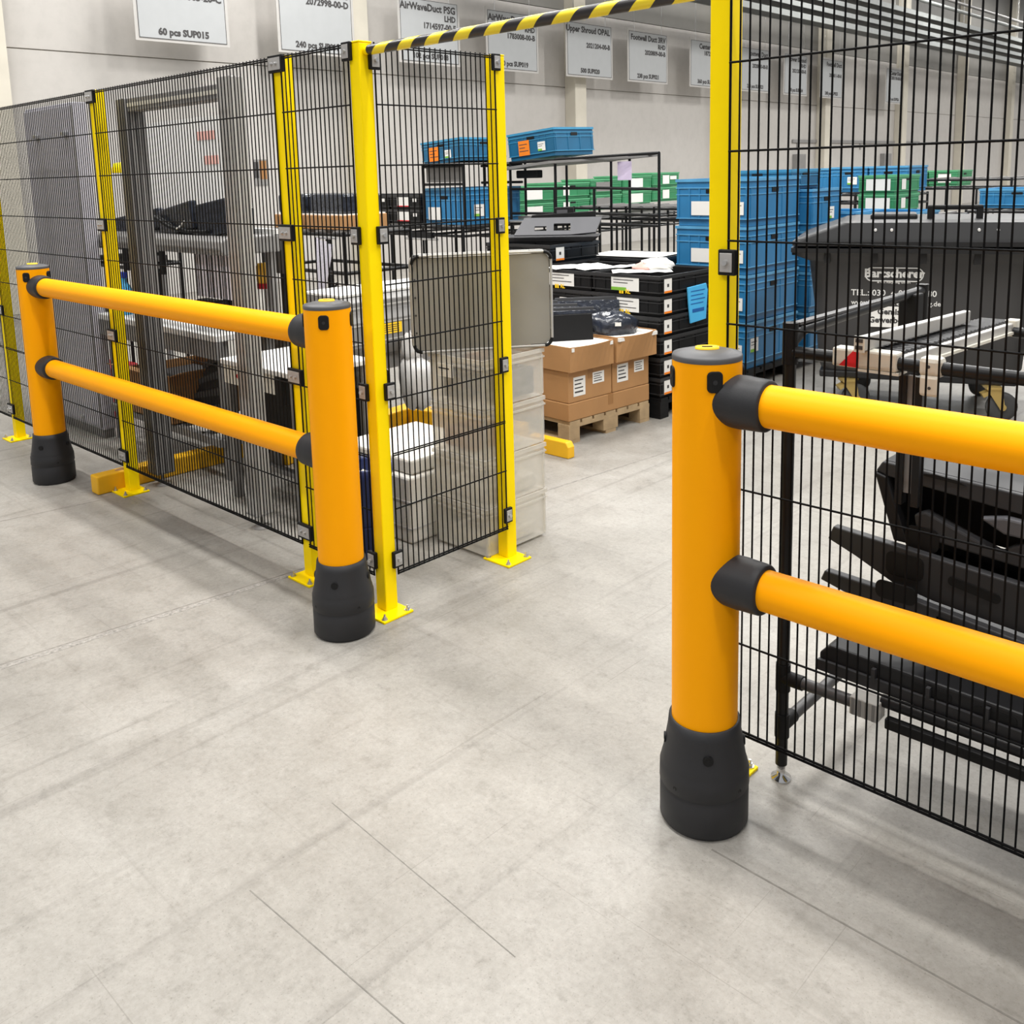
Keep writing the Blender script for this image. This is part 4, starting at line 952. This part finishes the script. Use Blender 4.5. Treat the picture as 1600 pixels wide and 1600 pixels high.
MB().tube((.0, -.02, 1.22), (.9, .15, 1.24), .016, 8).build('roller', 'steel', t)
MB().box(1.15, 1.32, .32, .322, 1.62, 1.80).build('lilac_sheet', 'lilacpaper', t)
MB().box(.1, .4, -.02, .06, 1.66, 1.74).build('roller_bracket', 'black2', t, bevel=.01)
crate('blue_tote', 'teal blue tote with an orange sheet on the flow rack, right of the mesh', 'bluedk', -4.06, -3.42, 5.0, 5.62, 1.86, .275, 'teal totes with orange sheets', tags=[('y', -.3, .42, .15, .15, 'orangepaper', 'lines'), ('y', .45, .4, .1, .09, 'paper', 'greenband')], rot=(R(1.0), R(-4.5), 0))
# green crates on a rack
table_rack('black tube rack under the long row of green crates', -5.65, -4.8, 6.1, 9.7, 1.13, mids=(.95, .4), nx=2, ny=7)
GG = 'row of green crates on the long rack'
for i in range(5):
    for k in range(2):
        y0 = 6.12 + i * .685; z0 = 1.145 + i * .03 + k * .205
        crate('green_crate', '%s green crate, %s from the left in the green row' % (('lower', 'upper')[k], ('first', 'second', 'third', 'fourth', 'fifth')[i]), 'green', -5.5, -5.0, y0, y0 + .66, z0, .2, GG,
              tags=[('x', (-.15, -.4, -.2, -.1, .0)[i], .5, (.3, .12, .3, .32, .16)[i], .12, 'paper' if i != 2 else 'machine', 'none')] + ([('x', .55, .62, .16, .05, 'paper', 'none')] if i == 4 and k else []))
t = thing('white_carton', 'white carton with faint print behind the left edge of the blue stack', 'box', (-2.65, 7.0, 0))
MB().box(0, .55, 0, .5, .85, 1.25).build('box', 'paper', t, bevel=.005)
MB().box(.1, .35, -.002, 0, 1.1, 1.13).build('print_line', 'ink', t); MB().box(.1, .22, -.002, 0, .95, 1.0).build('print_line', 'ink', t)
MB().box(.02, .53, .02, .48, 0, .85).build('stand', 'card', t)
table_rack('black tube rack between the green row and the blue stack', -4.05, -2.6, 6.02, 6.8, 1.33, mids=(1.2, .6), nx=5, ny=2)
# cartons on left back shelf
table_rack('black tube rack holding the brown cartons at the back left', -3.6, -2.55, 1.75, 2.35, 1.34, mids=(1.05, .5))
for i, (x0, x1, lab) in enumerate(((-3.5, -3.12, 'brown carton with black bagged parts, left one on the back rack'), (-3.08, -2.62, 'brown carton with black bagged parts, right one on the back rack'))):
    b_ = thing('brown_carton', lab, 'box', (x0, 1.8, 1.35), 0, 'brown cartons on the back rack')
    MB().box(0, x1 - x0, 0, .4, 0, .1).build('box', 'card', b_, bevel=.004)
    MB().box(.01, x1 - x0 - .01, .01, .39, .1, .11).build('liner', 'paper', b_)
    MB().box(.02, x1 - x0 - .02, .03, .37, .11, .25).build('bagged_parts', 'film', b_, bevel=.02)
# far blue and green crates on the right
table_rack('black rack under the far row of blue crates', -3.0, -1.5, 8.95, 9.6, 1.37, mids=(1.25, .6), nx=6)
for i in range(3):
    crate('blue_crate', 'far blue crate in the row on the right, %s from the left' % ('first', 'second', 'third')[i], 'blue', -2.93 + i * .48, -2.47 + i * .48, 9.0, 9.6, 1.385, .29 + .01 * (i > 0), 'far row of blue crates', tags=[('y', .2, .45, .12, .09, 'paper', 'greenband')] if i == 1 else [])
table_rack('black rack under the pair of green crates on the right', -1.4, -.4, 6.95, 7.7, 1.225, mids=(.7,))
for k in range(2):
    crate('green_crate', '%s of the two stacked green crates above the waste container' % ('lower', 'upper')[k], 'green', -1.21, -.85, 7.0, 7.62, 1.24 + k * .182, .18, 'two green crates above the waste container', tags=[('y', .1, .5, .24, .11, 'paper', 'none'), ('x', -.3, .5, .1, .1, 'paper', 'none')])
table_rack('black rack under the farthest green crates on the right', -2.9, -1.7, 11.95, 12.7, 1.36, mids=(.7,))
for i in range(2): crate('green_crate', 'farthest green crate on the right, %s one' % ('left', 'right')[i], 'green', -2.8 + i * .42, -2.4 + i * .42, 12.0, 12.6, 1.375, .22, 'farthest green crates', tags=[('y', .1, .5, .18, .12, 'paper', 'none')])
table_rack('pale tube rack standing behind the waste container lids', -1.6, -.6, 9.7, 10.5, 1.52, mids=(1.4,), m='tubegrey')
table_rack('black rack under the blue crate at the right edge', -.5, .7, 7.95, 8.6, 1.235, mids=(.6,))
crate('blue_crate', 'blue crate at the right edge above the waste container lid', 'blue', -.4, .3, 8.0, 8.6, 1.25, .19)

# ------------------------------------------------------------------ waste containers
def container(lab, ox, oy, rz, letters):
    t = thing('waste_container', lab, 'container', (ox, oy, 0), rz, 'dark grey wheeled waste containers')
    mb = MB()
    # body: tapered hull with stepped top collar (local x: width from -.33 to .8, y: depth 0..0.95)
    lo, hi, top = .30, 1.08, 1.24
    def ring(x0, x1, y0, y1, z, r=.06, n=4):
        pts = []
        for cx_, cy_, a0 in ((x1 - r, y0 + r, -90), (x1 - r, y1 - r, 0), (x0 + r, y1 - r, 90), (x0 + r, y0 + r, 180)):
            for i in range(n + 1): a = R(a0 + 90 * i / n); pts.append((cx_ + r * math.cos(a), cy_ + r * math.sin(a), z))
        return pts
    rings = [ring(-.23, 1.0, .10, .85, .28, .1), ring(-.255, 1.04, .06, .88, .34, .14), ring(-.29, 1.07, .02, .93, .75, .16), ring(-.33, 1.10, .0, .96, 1.06, .14), ring(-.40, 1.13, -.06, 1.02, 1.10, .06), ring(-.41, 1.14, -.07, 1.03, 1.13, .06)]
    n = len(rings[0]); vs = [p for r_ in rings for p in r_]
    mb.add(vs, [(j * n + i, j * n + (i + 1) % n, (j + 1) * n + (i + 1) % n, (j + 1) * n + i) for j in range(len(rings) - 1) for i in range(n)], True)
    mb.add(rings[0], [tuple(reversed(range(n)))]); mb.add(rings[-1], [tuple(range(n))])
    mb.build('body', 'container', t)
    for z_, e in ((1.13, .02), (1.175, .012)):
        rr_ = [ring(-.42 - e, 1.14 + e, -.08 - e, 1.04 + e, z_), ring(-.42 - e, 1.14 + e, -.08 - e, 1.04 + e, z_ + .03)]
        vs = rr_[0] + rr_[1]
        MB().add(vs, [(i, (i + 1) % n, n + (i + 1) % n, n + i) for i in range(n)] + [tuple(range(n, 2 * n)), tuple(reversed(range(n)))]).build('rim', 'lid', t)
    for x_ in (-.2, .1, .4, .72): MB().box(x_ - .02, x_ + .02, -.07, .0, 1.06, 1.13).build('gusset', 'lid', t)
    # lid: domed shell
    lr = [ring(-.42, 1.14, -.08, 1.04, 1.205), ring(-.405, 1.135, -.075, 1.035, 1.222), ring(-.12, 1.12, -.04, .99, 1.328), ring(-.05, 1.08, .1, .85, 1.34)]
    vs = [p for r_ in lr for p in r_]
    lm_ = MB().add(vs, [(j * n + i, j * n + (i + 1) % n, (j + 1) * n + (i + 1) % n, (j + 1) * n + i) for j in range(3) for i in range(n)]).add(lr[-1], [tuple(range(n))])
    ld = lm_.build('lid', 'lid', t)
    for x_ in (.10, .20, .72, .83): MB().tube((x_, -.04, 1.285), (x_, -.066, 1.280), .009, 8).build('rivet', 'white', ld)
    MB().box(.42, .46, .2, .26, 1.33, 1.42).box(.72, .76, .2, .26, 1.33, 1.42).box(.42, .76, .2, .26, 1.40, 1.43).build('grip', 'black2', ld, bevel=.008)
    MB().box(.06, .36, .2, .5, 1.33, 1.375).build('lid_vent', 'lid', ld, bevel=.015)
    for s in (0, 1):
        x_ = -.42 if s == 0 else 1.14
        MB().tube((x_, .48, 1.09), (x_ + (-.06 if s == 0 else .06), .48, 1.09), .028, 14).build('trunnion', 'black2', t)
    # base frame and castors
    MB().box(-.24, 1.0, .08, .87, .24, .29).build('base_tray', 'lid', t, bevel=.01)
    for x_, y_, sw in ((-.05, .07, 24), (.86, .07, 12), (-.05, .80, -30), (.80, .80, 40)):
        T = Matrix.Translation((x_, y_, 0)) @ Matrix.Rotation(R(sw), 4, 'Z')
        c = MB().box(-.05, .05, -.05, .05, .225, .24, T).build('castor_plate', 'zincgold', t)
        for s in (-1, 1):
            MB().prism([(-.045, .225), (.05, .225), (.075, .09), (.045, .085)], s * .032 - .003, s * .032 + .003, 'xz', T).build('castor_fork', 'zincgold', c)
        w_ = MB(); pr = [(.02, -.022), (.07, -.024), (.092, -.018), (.1, -.008), (.1, .008), (.092, .018), (.07, .024), (.02, .022)]
        vs = []
        k2 = 28
        for r_, h in pr:
            for i in range(k2): a = 2 * PI * i / k2; vs.append(T @ Vector((.06 + r_ * math.cos(a), h, .1 + r_ * math.sin(a))))
        w_.add(vs, [(j * k2 + i, j * k2 + (i + 1) % k2, (j + 1) * k2 + (i + 1) % k2, (j + 1) * k2 + i) for j in range(len(pr) - 1) for i in range(k2)], True)
        w_.build('castor_wheel', 'rubber', c)
        MB().tube(T @ Vector((.06, -.036, .1)), T @ Vector((.06, .036, .1)), .022, 12).build('axle', 'zincgold', c)
        MB().prism([(-.075, .19), (-.02, .215), (.0, .2), (-.06, .165)], -.03, .03, 'xz', T).build('brake_pedal', 'zincgold', c)
    if letters:
        # front skin leans outward: follow it between z=.75 (y=.02) and z=1.06 (y=0)
        sl = math.atan2(.02, .31)
        def P(x, z): return Matrix.Translation((x, .02 - (z - .75) * math.tan(sl) - .003, z)) @ Matrix.Rotation(sl, 4, 'X') @ FY
        pts = rrect(.045, .405, .935, 1.025, .044, 8)
        p3 = [(a, .02 - (b_ - .75) * math.tan(sl) - .003, b_) for a, b_ in pts]
        MB().path(p3 + [p3[0]], .0045, 6).build('logo_outline', 'white', t)
        txt('Bartscherer', .078, 'white', t, P(.225, .985), bold=.003)
        txt('& Co. Recycling GmbH', .022, 'white', t, P(.225, .928), bold=.0005)
        txt('TEL.: 030  4 08  93  80', .058, 'white', t, P(.225, .852), bold=.0008)
        txt('www.bartscherer-recycling.de', .046, 'white', t, P(.24, .785), bold=.0006)
        MB().box(.08, .42, .014, .0165, .62, .762).build('notice_plate', 'paper', t)
        for i, s_ in enumerate(('Gemischte', 'Gewerbeabf\u00e4lle')): txt(s_, .056, 'ink', t, Matrix.Translation((.25, .0135, .725 - i * .058)) @ FY, bold=.002)
    return t
container('dark grey wheeled waste container with white lettering', .123, 4.03, R(22), True)
container('dark grey wheeled waste container cut by the right picture edge', 1.745, 4.69, R(22), False)

# ------------------------------------------------------------------ black tube trolley behind the right mesh
t = thing('tube_trolley', 'black tube trolley with aluminium roller lane behind the right mesh', 'trolley', (1.69, .06, 0))
WX, DY = 1.0, .90
for x_, y_ in ((0, 0), (WX, 0), (WX, DY)):
    MB().tube((x_, y_, .045), (x_, y_, 1.285), .0165, 16).build('upright', 'tube', t)
    MB().lathe([(.028, 0), (.028, .006), (.012, .012), (.012, .045), (.016, .046), (.016, .05)], 24, c=(x_, y_, 0)).build('levelling_foot', 'chrome', t)
def joiner(p, q):
    MB().tube(p, q, .0205, 14).build('joint_sleeve', 'black2', t)
tubepart(t, (0, 0, 1.232), (.125, 0, 1.232), .0165, 'tube', 'top_tube', 16)
tubepart(t, (.25, 0, 1.235), (WX, 0, 1.232), .0165, 'tube', 'top_tube', 16)
tubepart(t, (0, 0.02, 1.282), (0, DY, 1.30), .0155, 'tube', 'back_tube', 16)
MB().box(-.012, .012, 0.03, DY, 1.300, 1.307).build('slide_rail', 'tubegrey', t)
joiner((0, 0, 1.20), (0, 0, 1.31)); joiner((0, 0, 1.26), (0, .05, 1.282))
MB().tube((0, DY, 1.1), (0, DY, 1.32), .02, 12).build('rear_upright', 'tube', t); MB().box(-.03, .03, DY - .12, DY - .06, 1.12, 1.30).build('slide_stop', 'black2', t, bevel=.006)
tubepart(t, (0, DY, .045), (0, DY, 1.1), .0165, 'tube', 'upright', 16)
tubepart(t, (0, 0, .31), (.27, 0, .315), .0165, 'tubegrey', 'lower_tube', 14); joiner((0, 0, .27), (0, 0, .35)); joiner((0, 0, .31), (.06, 0, .311))
tubepart(t, (.27, .02, .335), (WX, .02, .335), .0165, 'tube', 'lower_tube', 14)
tubepart(t, (0, 0, .165), (0, DY, .17), .0165, 'tubegrey', 'lower_tube', 14); joiner((0, 0, .13), (0, 0, .20)); joiner((0, 0, .165), (0, .06, .166))
tubepart(t, (0, DY, .30), (WX, DY, .30), .0165, 'tube', 'lower_tube', 14)
MB().box(.20, .275, -.02, .03, .288, .338).build('lane_clamp', 'alu', t, bevel=.003)
for k in range(4): MB().box(.206 + k * .018, .213 + k * .018, -.022, -.02, .290, .336).build('clamp_rib', 'aludark', t)
MB().box(.29, 1.0, -.012, .012, .278, .306).build('lower_lane', 'black2', t, bevel=.003)
# painted section with red wedge on the top tube, clamp and lane
s = MB().box(.125, .288, -.022, .022, 1.214, 1.262).build('end_cap', 'cream', t, bevel=.006)
MB().prism([(.145, 1.218), (.195, 1.216), (.195, 1.259), (.182, 1.259)], -.0235, -.022, 'xz').build('red_wedge', 'redprint', s)
MB().box(.19, .295, -.024, .03, 1.208, 1.2145).build('cap_tray', 'cream', t)
c = MB().box(.340, .392, -.024, .024, 1.212, 1.262).build('lane_hook', 'cream', t, bevel=.012)
MB().box(.345, .390, -.028, -.012, 1.168, 1.22).build('hook_tab', 'cream', c, bevel=.01)
MB().tube((.365, -.0235, 1.240), (.365, -.0255, 1.240), .004, 8).build('hook_hole', 'ink', c)
MB().tube((.37, -.027, 1.19), (.37, -.0292, 1.19), .004, 8).build('hook_hole', 'ink', c)
T = Matrix.Translation((.235, 0, 1.212)) @ Matrix.Rotation(R(-2.0), 4, 'X')
MB().box(.030, .052, .01, .92, .0, .036, T).build('lane_rail', 'alu', t, bevel=.003)
MB().box(.052, .060, .01, .92, .004, .012, T).build('lane_lip', 'cream', t)
U = T @ Matrix.Translation((-.027, 0, .050))
MB().box(-.011, .011, -.05, .70, .0, .036, U).build('lane_rail', 'alu', t, bevel=.003)
e = MB().box(-.013, .013, -.054, -.05, -.002, .038, U).build('rail_end', 'cream', t)
for k in range(2): MB().box(-.009, .009, -.056, -.054, .005 + k * .017, .014 + k * .017, U).build('end_slot', 'ink', e)
for k in range(28):
    y_ = .05 + k * .031
    MB().tube(T @ Vector((-.045, y_, .034)), T @ Vector((.036, y_, .034)), .0115, 8).build('roller', 'black', t)
MB().box(.026, .062, .88, .93, -.006, .046, T).build('lane_end', 'cream', t, bevel=.004)
tubepart(t, (.29, DY - .02, 1.19), (WX, DY - .02, 1.19), .0165, 'tube', 'cross_tube', 14)
for x_ in (.285, .325): MB().box(x_ - .009, x_ + .009, .03, .06, .87, 1.2).build('drop_bar', 'tube', t)
MB().box(.294, .316, .04, .046, .90, 1.2).build('drop_plate', 'machine', t)

# black moulded duct parts stacked in the trolley
GP = 'black moulded parts stacked in the trolley'
def moulded(lab, loc, rz, outline, slots, dep, m='part', m2='black2'):
    t = thing('moulded_part', lab, 'part', loc, rz, GP)
    return t
# topmost: duct with a deep open pocket behind a top lip
t = thing('moulded_part', 'topmost black moulding with a deep open pocket in the tube trolley', 'part', (1.83, .30, .66), 0, GP)
MB().prism([(.0, .215), (.018, .245), (.9, .20), (.9, .16), (.37, .175), (.035, .205)], .0, .02, 'xz').build('top_lip', 'part', t, bevel=.004)
MB().prism([(.018, .245), (.9, .20), (.9, .17), (.03, .21)], .02, .26, 'xz').build('top_cover', 'part', t)
MB().prism([(.0, .215), (.035, .205), (.10, .03), (.06, .03)], -.01, .24, 'xz').build('left_wall', 'black', t, bevel=.004)
MB().prism([(.03, .205), (.9, .16), (.9, -.02), (.09, .03)], .16, .18, 'xz').build('pocket_back', 'black2', t)
MB().prism([(.11, .115), (.14, .13), (.20, .108), (.33, .065), (.36, .09), (.40, .11), (.9, .09), (.9, .0), (.12, .055)], -.005, .03, 'xz').build('lower_lip', 'part', t, bevel=.006)
MB().prism([(.10, .04), (.9, .0), (.9, -.20), (.22, -.12)], .10, .12, 'xz').build('rear_shell', 'black2', t)
MB().prism(rrect(.09, .18, .02, .085, .02, 4), -.009, -.004, 'xz').build('pocket', 'black2', t)
MB().prism([(.10, .230), (.24, .222), (.22, .232), (.16, .238)], -.003, .0, 'xz').build('lip_slot', 'black2', t)
MB().prism([(.28, .15), (.34, .165), (.9, .14), (.9, .11), (.34, .12)], -.02, .01, 'xz').build('rib', 'partlt', t, bevel=.006)
for (lab, loc, pts, sl, pk) in (
    ('second black moulding from the top, a pointed blade with slots', (1.715, .26, .66), [(.0, .0), (.015, .04), (.17, .03), (.9, -.02), (.9, -.15), (.30, -.10), (.19, -.08), (.08, -.03)], (.34, .47, .01, .055), (.17, .27, -.055, .012)),
    ('third black moulding from the top, a pointed blade with a long slot', (1.715, .22, .55), [(.0, .0), (.012, .03), (.22, .02), (.9, -.05), (.9, -.20), (.38, -.14), (.2, -.05)], (.33, .46, .03, .065), (.16, .27, .0, .05))):
    t = thing('moulded_part', lab, 'part', loc, 0, GP)
    MB().prism(pts, 0, .03, 'xz').build('blade', 'part', t, bevel=.004)
    MB().prism([(.24, .005), (.9, -.05), (.9, -.1), (.28, -.05)], .03, .12 if loc[2] > .6 else .038, 'xz').build('web', 'black2', t)
    x0_, x1_, z0_, z1_ = sl
    MB().prism(rrect(x0_, x1_, z0_ - .05, z1_ - .07, .011, 4), -.003, .002, 'xz', Matrix.Translation((x0_, 0, z0_)) @ Matrix.Rotation(R(9), 4, 'Y') @ Matrix.Translation((-x0_, 0, -z0_))).build('slot', 'black2', t)
    MB().prism(rrect(pk[0], pk[1], pk[2], pk[3], .018, 4), -.003, .002, 'xz').build('pocket', 'black2', t)
t = thing('moulded_part', 'lowest black moulding lying on the lower trolley tubes', 'part', (1.775, .10, .352), 0, GP)
MB().prism([(.0, .01), (.0, .045), (.03, .075), (.9, .055), (.9, -.0), (.05, .0)], 0, .5, 'xz').build('shell', 'black', t, bevel=.006)
MB().prism([(.0, .0), (.9, -.01), (.9, .02), (.0, .03)], -.012, .0, 'xz').build('front_lip', 'part', t)
for k in range(5): MB().box(.15 + k * .14, .16 + k * .14, -.013, 0, .02, .055).build('rib', 'part', t)
for k, (x_, z_) in enumerate(((.30, .04), (.45, .037))): MB().prism(rrect(x_ - .05, x_ + .05, z_ - .012, z_ + .012, .01, 4), -.002, .0, 'xz').build('slot', 'black2', t)
flush_text()
